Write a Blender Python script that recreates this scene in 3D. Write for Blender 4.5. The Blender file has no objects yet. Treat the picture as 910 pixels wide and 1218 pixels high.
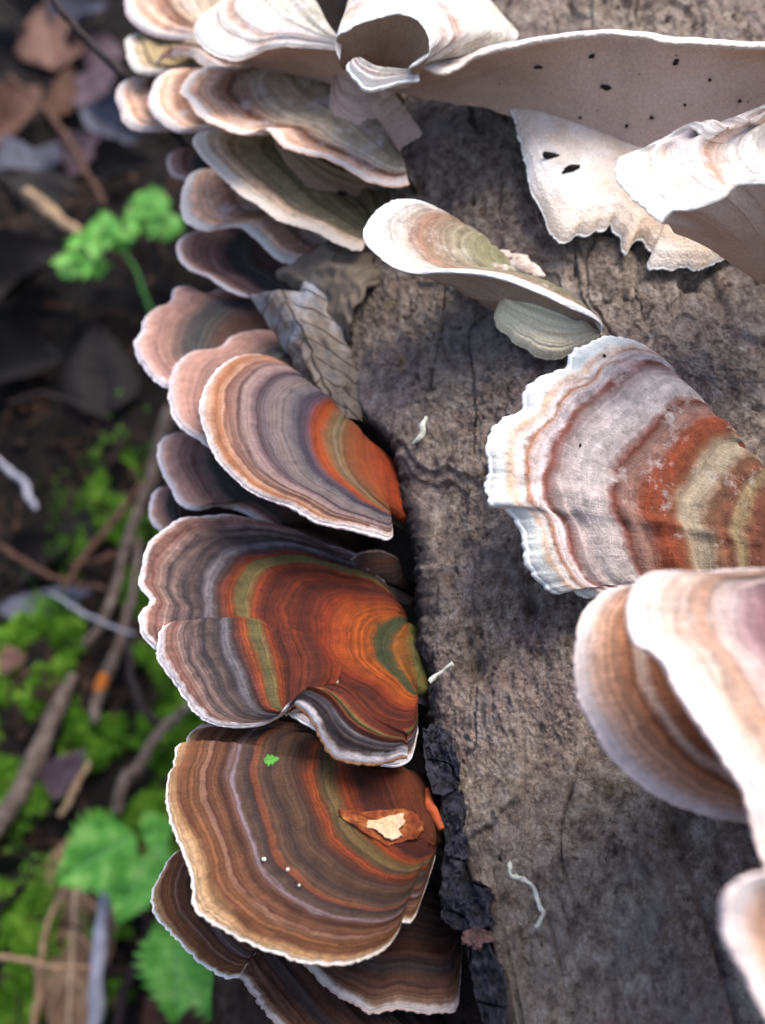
import bpy, math, random
import numpy as np
from mathutils import Vector, Matrix
rng = np.random.default_rng(7); random.seed(7)
R = math.radians
sc = bpy.context.scene
C = sc.collection
# ------------------------------------------------------------------ camera (units: 1 = 1 cm)
PITCH = R(42); CAMH = 40.0; F = 1121.0
sp_, cp_ = math.sin(PITCH), math.cos(PITCH)
cam = bpy.data.cameras.new('camera'); camo = bpy.data.objects.new('camera', cam); C.objects.link(camo)
camo.location = (0, 0, CAMH); camo.rotation_euler = (R(90) - PITCH, 0, 0)
cam.sensor_fit = 'VERTICAL'; cam.sensor_height = 24; cam.lens = 24 * F / 1218
cam.clip_start = 0.5; cam.clip_end = 20000
cam.dof.use_dof = True; cam.dof.focus_distance = 12.8
cam.dof.aperture_fstop = (cam.lens / 1000.0) / 0.21          # entrance pupil 0.21 cm at this scale
sc.camera = camo
# ------------------------------------------------------------------ light
SUN_EL, SUN_AZ = R(66), R(62)      # azimuth measured from +Y towards +X
w = bpy.data.worlds.new('World'); sc.world = w; w.use_nodes = True
nt = w.node_tree; bg = nt.nodes['Background']; sky = nt.nodes.new('ShaderNodeTexSky')
sky.sky_type = 'NISHITA'; sky.sun_disc = False; sky.sun_elevation = SUN_EL; sky.sun_rotation = SUN_AZ
sky.air_density = 1.0; sky.dust_density = 4.5; sky.ozone_density = 0.8
nt.links.new(sky.outputs[0], bg.inputs[0]); bg.inputs[1].default_value = 0.13
sun = bpy.data.lights.new('sun', 'SUN'); suno = bpy.data.objects.new('sun', sun); C.objects.link(suno)
sun.energy = 2.0; sun.angle = R(40); sun.color = (1, 0.97, 0.93)
sdir = Vector((math.cos(SUN_EL) * math.sin(SUN_AZ), math.cos(SUN_EL) * math.cos(SUN_AZ), math.sin(SUN_EL)))
suno.rotation_euler = sdir.to_track_quat('Z', 'Y').to_euler()
sc.view_settings.view_transform = 'Standard'; sc.view_settings.look = 'None'
sc.view_settings.gamma = 1; sc.view_settings.exposure = 1.14
sc.cycles.max_bounces = 5; sc.cycles.diffuse_bounces = 3
# ------------------------------------------------------------------ geometry helpers
def ray(p):
    return np.stack([(p[..., 0] - 455) / F, -(p[..., 1] - 609) / F, np.ones(p.shape[:-1])], -1)
def towrd(q):                      # camera axes -> world
    x, y, d = q[..., 0], q[..., 1], q[..., 2]
    return np.stack([x, y * sp_ + d * cp_, CAMH + y * cp_ - d * sp_], -1)
def _h(ix, iy, iz, s):
    n = (ix.astype(np.uint32) * np.uint32(374761393) + iy.astype(np.uint32) * np.uint32(668265263)
         + iz.astype(np.uint32) * np.uint32(2147483647) + np.uint32((s * 974711 + 77) & 0xffffffff))
    n = (n ^ (n >> np.uint32(13))) * np.uint32(1274126177)
    n = n ^ (n >> np.uint32(16))
    n = (n * np.uint32(2246822519)); n = n ^ (n >> np.uint32(15))
    return n.astype(np.float64) / 4294967295.0
def noise(x, y, z=None, seed=0):
    x = np.asarray(x, float); y = np.asarray(y, float) + 0 * x
    z = (np.zeros_like(x) if z is None else np.asarray(z, float) + 0 * x)
    fx, fy, fz = np.floor(x), np.floor(y), np.floor(z)
    ix, iy, iz = fx.astype(np.int64), fy.astype(np.int64), fz.astype(np.int64)
    tx, ty, tz = x - fx, y - fy, z - fz
    tx, ty, tz = [t * t * t * (t * (t * 6 - 15) + 10) for t in (tx, ty, tz)]
    r = 0
    for a in (0, 1):
        wx = tx if a else 1 - tx
        for b in (0, 1):
            wy = ty if b else 1 - ty
            for c in (0, 1):
                wz = tz if c else 1 - tz
                r = r + wx * wy * wz * _h(ix + a, iy + b, iz + c, seed)
    return r * 2 - 1
def fbm(x, y, z=None, o=4, seed=0, g=0.5):
    r = 0; a = 1.0; f = 1.0; s = 0
    z = 0 * np.asarray(x, float) if z is None else z
    for i in range(o):
        r = r + a * noise(x * f + 17.3 * i, y * f - 9.1 * i, z * f + 3.7 * i, seed + i); s += a; a *= g; f *= 2.03
    return r / s
def sst(a, b, x):
    t = np.clip((x - a) / (b - a), 0, 1); return t * t * (3 - 2 * t)
def resample(pts, n, smooth=True):
    p = np.array(pts, float)
    if len(p) == 1: return np.repeat(p, n, 0)
    if smooth and len(p) > 2:
        e = np.vstack([2 * p[0] - p[1], p, 2 * p[-1] - p[-2]]); out = []
        for i in range(1, len(e) - 2):
            t = np.linspace(0, 1, 12, endpoint=False)[:, None]
            a, b, c, d = e[i - 1], e[i], e[i + 1], e[i + 2]
            out.append(.5 * ((2 * b) + (-a + c) * t + (2 * a - 5 * b + 4 * c - d) * t ** 2 + (-a + 3 * b - 3 * c + d) * t ** 3))
        p = np.vstack(out + [p[-1:]])
    L = np.r_[0, np.cumsum(np.linalg.norm(np.diff(p[:, :2], axis=0), axis=1))]
    t = np.linspace(0, L[-1], n)
    return np.stack([np.interp(t, L, p[:, k]) for k in range(p.shape[1])], -1)
def mesh_grid(name, P, uv=None, edge=None, mat=None, parent=None, flip=False, closeu=False):
    n, m = P.shape[:2]
    me = bpy.data.meshes.new(name)
    idx = np.arange(n * m).reshape(n, m)
    if closeu: idx = np.vstack([idx, idx[:1]])
    q = np.stack([idx[:-1, :-1], idx[1:, :-1], idx[1:, 1:], idx[:-1, 1:]], -1).reshape(-1, 4)
    if flip: q = q[:, ::-1]
    nf = len(q)
    me.vertices.add(n * m); me.vertices.foreach_set('co', P.reshape(-1).astype(np.float32))
    me.loops.add(nf * 4); me.loops.foreach_set('vertex_index', q.reshape(-1).astype(np.int32))
    me.polygons.add(nf); me.polygons.foreach_set('loop_start', np.arange(nf, dtype=np.int32) * 4)
    me.polygons.foreach_set('use_smooth', np.ones(nf, bool))
    if uv is not None:
        l = me.uv_layers.new(name='zone'); l.data.foreach_set('uv', uv.reshape(-1, 2)[q.reshape(-1)].reshape(-1).astype(np.float32))
    me.update(calc_edges=True)
    if edge is not None:
        a = me.attributes.new('edge', 'FLOAT', 'POINT'); a.data.foreach_set('value', edge.reshape(-1).astype(np.float32))
    return link(name, me, mat, parent)
def link(name, me, mat, parent):
    o = bpy.data.objects.new(name, me); C.objects.link(o)
    if mat: me.materials.append(mat)
    if parent:
        o.parent = parent; o.matrix_parent_inverse = parent.matrix_world.inverted()
    return o
def mesh_raw(name, V, Fc, mat, parent=None, smooth=True):
    me = bpy.data.meshes.new(name); me.from_pydata([tuple(v) for v in V], [], Fc)
    me.polygons.foreach_set('use_smooth', [smooth] * len(me.polygons)); me.update()
    return link(name, me, mat, parent)
def empty(name, label, cat, loc, group=None):
    o = bpy.data.objects.new(name, None); C.objects.link(o); o.location = loc; o.empty_display_size = .5
    o.matrix_world = Matrix.Translation(loc)
    tag(o, label, cat, group); return o
def tag(o, label=None, cat=None, group=None, kind=None):
    if label: o['label'] = label
    if cat: o['category'] = cat
    if group: o['group'] = group
    if kind: o['kind'] = kind
    return o
# ------------------------------------------------------------------ material helpers
def s2l(c):
    return tuple((x / 12.92 if x <= .04045 else ((x + .055) / 1.055) ** 2.4) for x in c)
def rgb(h, k=1.0):
    c = s2l([int(h[i:i + 2], 16) / 255 for i in (0, 2, 4)]); return tuple(min(x * k, .92) for x in c) + (1,)
class NB:
    def __init__(s, name):
        s.m = bpy.data.materials.new(name); s.m.use_nodes = True; s.t = s.m.node_tree
        s.b = s.t.nodes['Principled BSDF']; s.b.inputs['Roughness'].default_value = .75
        s.b.inputs['Specular IOR Level'].default_value = .3
    def n(s, ty, **k):
        x = s.t.nodes.new(ty)
        for a, v in k.items(): setattr(x, a, v)
        return x
    def l(s, a, b): s.t.links.new(a, b)
    def val(s, inp, v):
        if hasattr(v, 'links') or hasattr(v, 'is_linked'): s.l(v, inp)
        else: inp.default_value = v
    def math(s, op, a, b=0.0, c=0.0, clamp=False):
        x = s.n('ShaderNodeMath', operation=op, use_clamp=clamp)
        s.val(x.inputs[0], a); s.val(x.inputs[1], b); s.val(x.inputs[2], c); return x.outputs[0]
    def noise(s, vec=None, scale=5, detail=3, rough=.5, w=None, dist=0):
        x = s.n('ShaderNodeTexNoise')
        if w is not None: x.noise_dimensions = '1D'; s.val(x.inputs['W'], w)
        elif vec is not None: s.l(vec, x.inputs['Vector'])
        x.inputs['Scale'].default_value = scale; x.inputs['Detail'].default_value = detail
        x.inputs['Roughness'].default_value = rough; x.inputs['Distortion'].default_value = dist
        return x.outputs['Fac']
    def ramp(s, fac, stops, interp='LINEAR'):
        x = s.n('ShaderNodeValToRGB'); cr = x.color_ramp; cr.interpolation = interp
        while len(cr.elements) < len(stops): cr.elements.new(0.5)
        for e, (p, c) in zip(cr.elements, stops):
            e.position = p; e.color = c if len(c) == 4 else tuple(c) + (1,)
        s.l(fac, x.inputs[0]); return x.outputs[0]
    def mr(s, v, a, b, c, d):
        x = s.n('ShaderNodeMapRange'); s.val(x.inputs[0], v)
        for i, k in enumerate((a, b, c, d)): x.inputs[i + 1].default_value = k
        return x.outputs[0]
    def mix(s, f, a, b, bt='MIX'):
        x = s.n('ShaderNodeMix', data_type='RGBA', blend_type=bt)
        s.val(x.inputs[0], f); s.val(x.inputs[6], a); s.val(x.inputs[7], b); return x.outputs[2]
    def scale(s, col, f):
        x = s.n('ShaderNodeVectorMath', operation='SCALE'); s.l(col, x.inputs[0]); s.val(x.inputs[3], f); return x.outputs[0]
    def obj(s, sc3=(1, 1, 1), rot=(0, 0, 0)):
        g = s.n('ShaderNodeNewGeometry'); mp = s.n('ShaderNodeMapping')
        mp.inputs['Scale'].default_value = sc3; mp.inputs['Rotation'].default_value = rot
        s.l(g.outputs['Position'], mp.inputs[0]); return mp.outputs[0]
    def bump(s, h, strength=.5, dist=.05, prev=None):
        x = s.n('ShaderNodeBump'); s.l(h, x.inputs['Height']); x.inputs['Strength'].default_value = strength
        x.inputs['Distance'].default_value = dist
        if prev is not None: s.l(prev, x.inputs['Normal'])
        return x.outputs[0]
    def done(s, col, nrm=None, rough=None):
        s.l(col, s.b.inputs['Base Color'])
        if nrm is not None: s.l(nrm, s.b.inputs['Normal'])
        if rough is not None: s.val(s.b.inputs['Roughness'], rough)
        return s.m
def cap_mat(name, stops, white=.16, margin='f3ece6', fuzz=0.0, fuzzcol='cfc6c6', ring=.3, rs=46, wob=.035, rough=.72, k=1.0, patch=None, mott=.25, fibre=.2):
    b = NB(name)
    uv = b.n('ShaderNodeUVMap', uv_map='zone').outputs[0]; sx = b.n('ShaderNodeSeparateXYZ'); b.l(uv, sx.inputs[0])
    u, z = sx.outputs[0], sx.outputs[1]
    o1 = b.obj()
    e = b.n('ShaderNodeAttribute', attribute_name='edge').outputs['Fac']
    zz = b.math('ADD', z, b.math('MULTIPLY', b.math('SUBTRACT', b.noise(o1, 1.3, 3), .5), wob * 2))
    zz = b.math('ADD', zz, b.math('MULTIPLY', b.math('SUBTRACT', b.noise(o1, 9, 3), .5), wob * .5))
    st_ = [(p, rgb(c, k)) for p, c in stops]
    cu = b.n('ShaderNodeCombineXYZ'); b.l(u, cu.inputs[0]); b.l(b.math('MULTIPLY', z, 3.0), cu.inputs[1])
    sh = b.math('MULTIPLY', b.math('SUBTRACT', b.noise(cu.outputs[0], .55, 3), .5), .16)
    c1 = b.ramp(zz, st_); c2 = b.ramp(b.math('ADD', zz, sh), st_)
    cu2 = b.n('ShaderNodeCombineXYZ'); b.l(b.math('MULTIPLY', u, .5), cu2.inputs[0]); b.l(b.math('MULTIPLY', zz, 9.0), cu2.inputs[1])
    col = b.mix(b.mr(b.noise(cu2.outputs[0], 1.0, 3), .42, .60, 0, .75), c1, c2)
    fine = b.noise(w=zz, scale=rs, detail=5, rough=.65)
    fr = b.mr(fine, .25, .75, 1 - ring * 1.7, 1 + ring * 1.3)
    cv = b.n('ShaderNodeCombineXYZ'); b.l(b.math('MULTIPLY', u, 15.0), cv.inputs[0]); b.l(b.math('MULTIPLY', z, 5.0), cv.inputs[1])
    fib = b.noise(cv.outputs[0], 1.6, 4, .6)
    col = b.scale(col, fr); col = b.scale(col, b.mr(fib, .25, .75, 1 - fibre, 1 + fibre))
    mt = b.noise(o1, 4.5, 6, .7); col = b.scale(col, b.mr(mt, .3, .7, 1 - mott, 1 + mott))
    if fuzz > 0:
        fz = b.noise(o1, 2.2, 7, .72)
        col = b.mix(b.mr(fz, .62 - fuzz * .35, .80 - fuzz * .3, 0, .85), col, rgb(fuzzcol))
    if patch:
        for (cx, cy, cz), rad, hexc in patch:
            v = b.n('ShaderNodeVectorMath', operation='DISTANCE'); b.l(o1, v.inputs[0]); v.inputs[1].default_value = (cx, cy, cz)
            dd = b.math('ADD', v.outputs['Value'], b.math('MULTIPLY', b.math('SUBTRACT', b.noise(o1, 3.5, 4, .6), .5), rad * 1.6))
            col = b.mix(b.mr(dd, rad, rad * .6, 0, .9), col, rgb(hexc))
    en = b.math('ADD', e, b.math('MULTIPLY', b.math('SUBTRACT', b.noise(o1, 5, 5, .6), .5), white * 2.2))
    col = b.mix(b.mr(en, white * 1.25, white * .35, 0, 1), col, rgb(margin))
    n1 = b.bump(b.math('ADD', fine, b.math('MULTIPLY', fib, .5)), .6, .06)
    n2 = b.bump(b.noise(o1, 24, 6, .75), .8, .06, n1)
    return b.done(col, n2, rough)
def pore_mat(name, base, spots='6b4a3a', spot=.0, k=1.0, tint=None, rough=.85):
    b = NB(name); o1 = b.obj()
    n = b.noise(o1, .9, 4); col = b.mix(b.mr(n, .3, .7, 0, 1), rgb(base, k), rgb(tint or base, k * (.82 if not tint else 1)))
    g = b.noise(o1, 22, 4, .7); col = b.scale(col, b.mr(g, .3, .7, .82, 1.14))
    vo = b.n('ShaderNodeTexVoronoi'); b.l(o1, vo.inputs['Vector']); vo.inputs['Scale'].default_value = 26
    if spot:
        v2 = b.n('ShaderNodeTexVoronoi'); b.l(o1, v2.inputs['Vector']); v2.inputs['Scale'].default_value = 3.2
        col = b.mix(b.mr(v2.outputs['Distance'], .07, .045, 0, spot), col, rgb(spots))
    n1 = b.bump(vo.outputs['Distance'], .5, .02); n2 = b.bump(b.noise(o1, 6, 5, .6), .3, .08, n1)
    return b.done(col, n2, rough)
def margin_mat(name, c, k=1.0):
    b = NB(name); o1 = b.obj(); g = b.noise(o1, 14, 5, .7)
    col = b.scale(b.mix(0.0, rgb(c, k), rgb(c, k)), b.mr(g, .3, .7, .85, 1.08))
    return b.done(col, b.bump(g, .6, .05), .8)
# ------------------------------------------------------------------ the fallen log (camera frame: x right, y up, d away)
AX = np.array([4.76, 0.0, 23.0]); LD = np.array([0.035, .922, .387]); LD = LD / np.linalg.norm(LD); RB = 9.0
E1 = np.array([0, 0, -1.0]); E1 = E1 - LD * (E1 @ LD); E1 /= np.linalg.norm(E1)      # towards the camera
E2 = np.cross(LD, E1); E2 = E2 if E2[0] < 0 else -E2                                  # towards the left
def logpt(th, s, r):
    th, s, r = np.broadcast_arrays(np.asarray(th, float), np.asarray(s, float), np.asarray(r, float))
    return AX + s[..., None] * LD + r[..., None] * (np.cos(th)[..., None] * E1 + np.sin(th)[..., None] * E2)
def hitlog(px, py, rad=RB):
    r = ray(np.array([float(px), float(py)])); a = r - LD * (r @ LD); c = -AX - LD * (-AX @ LD)
    A, B, D = a @ a, 2 * a @ c, c @ c - rad * rad; q = B * B - 4 * A * D
    t = (-B - math.sqrt(q)) / (2 * A) if q > 0 else -B / (2 * A)
    p = r * t; v = p - AX; s = v @ LD; v = v - s * LD
    return t, math.atan2(v @ E2, v @ E1), s, p
def D(px, py): return hitlog(px, py)[0]

crack = [(400, -80), (420, 60), (425, 150), (405, 230), (345, 300), (320, 350), (335, 420), (385, 490), (440, 505), (461, 528), (466, 600), (482, 655), (490, 760), (500, 850), (505, 890),
         (520, 950), (532, 1040), (545, 1100), (560, 1150), (572, 1218), (592, 1320)]
ce = np.array([hitlog(*c)[1:3] for c in crack]); order = np.argsort(ce[:, 1]); ce = ce[order]
def edge_th(s): return np.interp(s, ce[:, 1], ce[:, 0]) + .012 * fbm(s * 2.2, s * 0, o=4, seed=5) + .004 * noise(s * 14, s * 0, seed=8)

b = NB('bark'); o1 = b.obj(); 
ax_w = towrd(LD) - np.array([0, 0, CAMH])
uvb = b.n('ShaderNodeUVMap', uv_map='zone').outputs[0]
mp = b.n('ShaderNodeMapping'); b.l(uvb, mp.inputs[0]); mp.inputs['Scale'].default_value = (1, .72, 1)
g1 = b.noise(mp.outputs[0], .55, 5, .6, dist=.3); g2 = b.noise(mp.outputs[0], 4.2, 9, .78, dist=.25); g3 = b.noise(o1, 20, 5, .75); g4 = b.noise(mp.outputs[0], 1.5, 6, .65, dist=.5)
su = b.n('ShaderNodeSeparateXYZ'); b.l(uvb, su.inputs[0])
col = b.ramp(g2, [(.32, rgb('3a2e2b')), (.42, rgb('76665c')), (.50, rgb('998878')), (.58, rgb('b8a899')), (.68, rgb('d8cec6'))])
col = b.mix(b.mr(g1, .42, .62, .0, .4), col, rgb('75626c'))
col = b.mix(b.mr(g4, .40, .30, 0, .5), col, rgb('5c493e'))
col = b.mix(b.mr(b.noise(mp.outputs[0], 1.9, 7, .75, dist=.4), .57, .68, 0, .7), col, rgb('a79e98'))
col = b.mix(b.mr(b.noise(o1, 2.6, 7, .75), .58, .70, 0, .6), col, rgb('8a5034'))
col = b.mix(b.mr(b.noise(o1, 1.3, 6, .7), .60, .72, 0, .5), col, rgb('66643c'))
vo = b.n('ShaderNodeTexVoronoi'); b.l(o1, vo.inputs['Vector']); vo.inputs['Scale'].default_value = 7; vo.inputs['Randomness'].default_value = 1
col = b.mix(b.mr(b.math('ADD', vo.outputs['Distance'], b.math('MULTIPLY', g3, .3)), .26, .20, 0, .6), col, rgb('c0b8ba'))
v3 = b.n('ShaderNodeTexVoronoi'); b.l(o1, v3.inputs['Vector']); v3.inputs['Scale'].default_value = 3.1
col = b.mix(b.mr(b.math('ADD', v3.outputs['Distance'], b.math('MULTIPLY', b.noise(o1, 4, 5, .7), .9)), .47, .40, 0, .8), col, rgb('1c1516'))
g5 = b.noise(o1, 9, 7, .75); msk = b.mr(b.noise(mp.outputs[0], .9, 5, .65), .40, .60, .55, 1)
col = b.mix(b.math('MULTIPLY', b.mr(g5, .54, .60, 0, .5), msk), col, rgb('b8aaa6')); col = b.mix(b.math('MULTIPLY', b.mr(g5, .46, .38, 0, .8), msk), col, rgb('2a2120')); col = b.scale(col, b.mr(g3, .35, .65, .7, 1.3))
lich = b.noise(mp.outputs[0], .8, 6, .7, dist=.6); col = b.mix(b.mr(lich, .54, .62, 0, .45), col, rgb('a09690'))
damp = b.noise(mp.outputs[0], .62, 6, .65, dist=1.0); col = b.mix(b.mr(damp, .45, .36, 0, .4), col, rgb('4a3c3a'))
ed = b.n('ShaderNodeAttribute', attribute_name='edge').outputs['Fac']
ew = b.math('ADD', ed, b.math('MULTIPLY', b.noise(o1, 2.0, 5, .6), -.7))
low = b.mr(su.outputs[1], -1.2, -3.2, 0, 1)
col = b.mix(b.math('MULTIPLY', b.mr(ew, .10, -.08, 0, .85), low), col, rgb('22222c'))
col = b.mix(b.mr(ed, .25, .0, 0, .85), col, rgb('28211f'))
nb = b.bump(g2, .8, .10); nb = b.bump(g3, 1, .07, nb)
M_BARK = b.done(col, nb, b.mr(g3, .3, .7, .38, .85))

b = NB('dark_wood'); o1 = b.obj(); g = b.noise(o1, 2.5, 6, .7)
M_WOOD = b.done(b.ramp(g, [(.3, rgb('0d0908')), (.55, rgb('261a15')), (.75, rgb('43302a'))]), b.bump(b.noise(o1, 6, 5), .9, .2), .8)
def make_log():
    root = empty('fallen_log', 'long fallen log with rough grey brown bark carrying all the bracket fungi', 'log', tuple(towrd(logpt(0., 0., 0.))))
    s = np.unique(np.concatenate([np.linspace(-60, -8.5, 60), np.linspace(-8.5, 13.5, 1150), np.linspace(13.5, 75, 90)]))
    k = np.unique(np.concatenate([np.linspace(0, .23, 560), np.linspace(.23, 1, 110)]))
    S, K = np.meshgrid(s, k, indexing='ij'); te = edge_th(S); TH = te + K * (-4.3 - te)
    arc = TH * RB
    fade = 1.0
    h = .20 * fbm(arc * .55, S * .30, seed=11, o=3) + .06 * fbm(arc * 2.0 + .5 * noise(S * .8, arc * .8, seed=3), S * .8, seed=21, o=4)
    h += .075 * fbm(arc * 7, S * 5.0, seed=31, o=4, g=.8) * (.4 + .9 * sst(-.3, .3, fbm(arc * .7, S * .5, seed=38, o=2))) + .03 * np.abs(fbm(arc * 4, S * 3, seed=37, o=4, g=.7)); h += .035 * fbm(arc * 2.6, S * 1.6, seed=33, o=3) - .07 * sst(.035, .0, np.abs(fbm(arc * 1.0, S * .35, seed=35, o=4))) * sst(-.1, .3, noise(arc * .8, S * .5, seed=36))
    # long grooves and pits
    gr = np.abs(noise(arc * 1.15 + .8 * fbm(arc * .6, S * .5, seed=44, o=3), S * .13, seed=41)); h -= .16 * (1 - sst(0, .10, gr)) * sst(-.3, .3, noise(arc * .5, S * .4, seed=42))
    pit = fbm(arc * 3.4, S * 2.9, seed=51, o=3); h -= .08 * sst(.54, .68, pit)
    plate = fbm(arc * .9, S * .55, seed=61, o=3); h += .09 * sst(.02, .10, plate) + .06 * sst(-.22, -.17, plate)
    for (px, py, w_, d_) in ((716, 800, .12, .3), (563, 790, .13, .35), (632, 718, .10, .3), (812, 990, .16, .3), (480, 430, .16, .2)):
        _, t0, s0, _ = hitlog(px, py); h -= d_ * np.exp(-(((TH - t0) * RB) ** 2 + ((S - s0) * .6) ** 2) / w_ ** 2)
    de = (te - TH) * RB
    h -= .35 * np.exp(-de / .10)
    P = logpt(TH, S, RB + h)
    # the broken edge: extra columns turned inwards
    e0 = P[:, :1]
    cols = []
    for j, dep in enumerate((1.3, .9, .55, .3, .12)):
        jag = .08 * fbm(s * 3 + j, s * 0 + dep * 3, seed=71 + j, o=3)
        rr = RB + h[:, 0] - dep; th = edge_th(s) + (.02 + .035 * min(dep, .6)) * (dep > .1) * (.6 + jag * 4) - .004
        cols.append(logpt(th, s, rr)[:, None])
    P = np.concatenate(cols + [P], 1)
    uv = np.stack([np.concatenate([np.repeat(arc[:, :1], 5, 1), arc], 1), np.concatenate([np.repeat(S[:, :1], 5, 1) + np.array([1.3, .9, .5, .3, .1]), S], 1)], -1)
    edg = np.concatenate([np.zeros((len(s), 5)), np.maximum(de, 0)], 1)
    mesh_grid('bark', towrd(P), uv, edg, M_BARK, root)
    s = np.linspace(-62, 77, 420); t = np.linspace(0, 2 * math.pi, 160, endpoint=False)
    T, S = np.meshgrid(t, s, indexing='ij')
    r = RB - 1.0 - 2.2 * sst(.45, 1.1, T) * (T < 3.1) - 2.2 * (T >= 3.1) * sst(5.2, 4.3, T) + .45 * fbm(np.cos(T) * 3, np.sin(T) * 3, S * .5, seed=81, o=4)
    P = logpt(T, S, r)
    mesh_grid('inner_wood', towrd(P), mat=M_WOOD, parent=root, closeu=True)
    for e, nm in ((0, 'log_end'), (-1, 'log_end')):
        ring = P[:, e]; c = ring.mean(0); V = np.concatenate([[c], ring]); n = len(ring)
        mesh_raw(nm, towrd(V), [(0, 1 + i, 1 + (i + 1) % n) for i in range(n)], M_WOOD, root)
    return root
LOG = make_log()
# ------------------------------------------------------------------ brackets
M_MARG = {}
def marg(c='f3ece6', k=1.0):
    if (c, k) not in M_MARG: M_MARG[(c, k)] = margin_mat('margin_' + c, c, k)
    return M_MARG[(c, k)]
P_TAN = pore_mat('pore_tan', 'd0b6a8', spot=.8, tint='bba090')
P_PALE = pore_mat('pore_pale', 'e6dcd2', tint='d3bfa8')
P_STAIN = pore_mat('pore_stained', 'f2ebe4', tint='c8aa8c')
P_GREY = pore_mat('pore_grey', 'b7a89a', tint='a19080')
P_BROWN = pore_mat('pore_brown', '8f7462', tint='a58a72')
P_YEL = pore_mat('pore_yellow', 'f2e4c0', tint='e6d8c0')
P_DARK = pore_mat('pore_dark', '6a5648', tint='4e4036')

def lamina(root, rim, hub, mat, d0=None, off=.15, sl=(0, 1.0), hubd=None, rimd=None, uhub=None, uhubd=None, under=P_TAN, mg='f3ece6', mk=1.0,
           thick=(.075, .35), bulge=.12, rel=.018, wave=.05, sc_=.035, zr=(0., 1.), nu=240, nv=64, face='top', seed=0, names=('cap', 'margin', 'pore_surface'), conc=.5, zexp=.6, arch=0, fold=None, grow=True):
    """one shelf: a sheet from its attachment line (hub) to its rim, a rounded margin and a pore surface below"""
    H2 = resample(hub, nu); R2 = resample(rim, nu)
    hm = H2[nu // 2]
    if d0 is None: d0 = D(hm[0], hm[1]) + off
    P0 = ray(hm) * d0
    def onplane(q):
        r = ray(q); k = d0 - sl[0] * P0[0] - sl[1] * P0[1]
        den = np.maximum(1 - sl[0] * r[:, 0] - sl[1] * r[:, 1], .35); return r * (k / den)[:, None]
    def atd(q, d, pl):
        if d is None: return onplane(q)
        dd = np.interp(np.linspace(0, 1, len(q)), np.linspace(0, 1, len(d)), d) if hasattr(d, '__len__') else np.full(len(q), d)
        return ray(q) * dd[:, None]
    H, Rm = atd(H2, hubd, 0), atd(R2, rimd, 0)
    q_ = Rm - H; Rm = Rm - q_ / np.maximum(np.linalg.norm(q_, axis=1), 1e-3)[:, None] * thick[0] * .55
    rad = Rm - H; Ln = np.linalg.norm(rad, axis=1); rdir = rad / np.maximum(Ln, 1e-3)[:, None]
    # smooth scallops and fine ragged noise on the rim
    arc = np.r_[0, np.cumsum(np.linalg.norm(np.diff(Rm, axis=0), axis=1))]
    rn = sc_ * (1.0 * fbm(arc * 1.7, arc * 0, seed=seed + 3, o=2) + .9 * fbm(arc * 3.1, arc * 0, seed=seed + 4, o=3) + .25 * noise(arc * 11, arc * 0, seed=seed + 5)+ .25 * noise(arc * 25, arc * 0, seed=seed + 6))
    endf = sst(0, .06, np.linspace(0, 1, nu)) * sst(0, .06, 1 - np.linspace(0, 1, nu))
    rn = rn * np.sqrt(endf)
    N = np.array([-sl[0], -sl[1], 1.0])
    if hubd is not None or rimd is not None:
        c = np.cross(Rm[nu * 3 // 4] - Rm[nu // 4], rad[nu // 2]); N = c / (np.linalg.norm(c) + 1e-9)
    N = N / np.linalg.norm(N)
    if N[2] > 0: N = -N                       # towards the camera
    v = np.linspace(0, 1, nv) ** .85
    U, V = np.meshgrid(np.arange(nu), v, indexing='ij')
    S = H[:, None] + rad[:, None] * V[..., None] + rdir[:, None] * (rn[:, None] * np.exp(-(1 - V) * Ln[:, None] / .22))[..., None]
    rad = S[:, -1] - H
    Rsm = Rm.copy()
    for _ in range(int(nu * .35)):
        Rsm[1:-1] = Rsm[1:-1] * .5 + (Rsm[:-2] + Rsm[2:]) * .25
    S = S + (Rsm - Rm)[:, None] * (V * np.exp(-V * 0) * (1 - np.exp(-(1 - V) * Ln[:, None] / .45)))[..., None]
    L = np.linalg.norm(rad, axis=1); Lr = np.maximum(L / L.max(), .05)
    Z0 = ((1 - V) * V * Lr[:, None] if zexp else 0) + (V if zexp else 1) * (1 - (1 - V) * (Lr ** zexp)[:, None]); Z = zr[0] + (zr[1] - zr[0]) * Z0
    A = arc[:, None] + 0 * V
    wob = .05 * fbm(S[..., 0] * .9, S[..., 1] * .9, S[..., 2] * .9, seed=seed + 9, o=3)
    zz = Z + wob * .6
    e = (1 - V) * L[:, None]
    env = sst(0, .08, V) * (0.25 + .75 * sst(0, .25, e))
    hgt = bulge * (1 - (2 * V - 1) ** 2) * endf[:, None] * (L / L.max())[:, None]
    hgt = hgt + rel * env * (1.2 * noise(zz * 13, zz * 0, seed=seed + 10) + .8 * noise(zz * 31, zz * 0, seed=seed + 11)) * 1.6
    hgt = hgt + wave * V ** 1.5 * (noise(A * .75, V * 1.2, seed=seed + 12) + .4 * noise(A * 2.1, V * 2, seed=seed + 13))
    hgt = hgt + .010 * env * fbm(S[..., 0] * 9, S[..., 1] * 9, S[..., 2] * 9, seed=seed + 14, o=3)
    if fold:
        for fu, fa in fold: hgt = hgt + fa * V ** 1.2 * sst(fu - .012, fu + .012, A / arc[-1] + .02 * noise(V * 4, V * 0, seed=seed)) * np.exp(-np.maximum(A / arc[-1] - fu, 0) * 6)
    # the growing edge turns down
    hgt = hgt - .05 * np.exp(-e / .08)
    T = S + N * hgt[..., None]
    if arch: T = T + np.array([0, 1., 0]) * (arch * 4 * V * (1 - V) * (1 - np.arange(nu)[:, None] / (nu - 1)) ** 2)[..., None]
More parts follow.
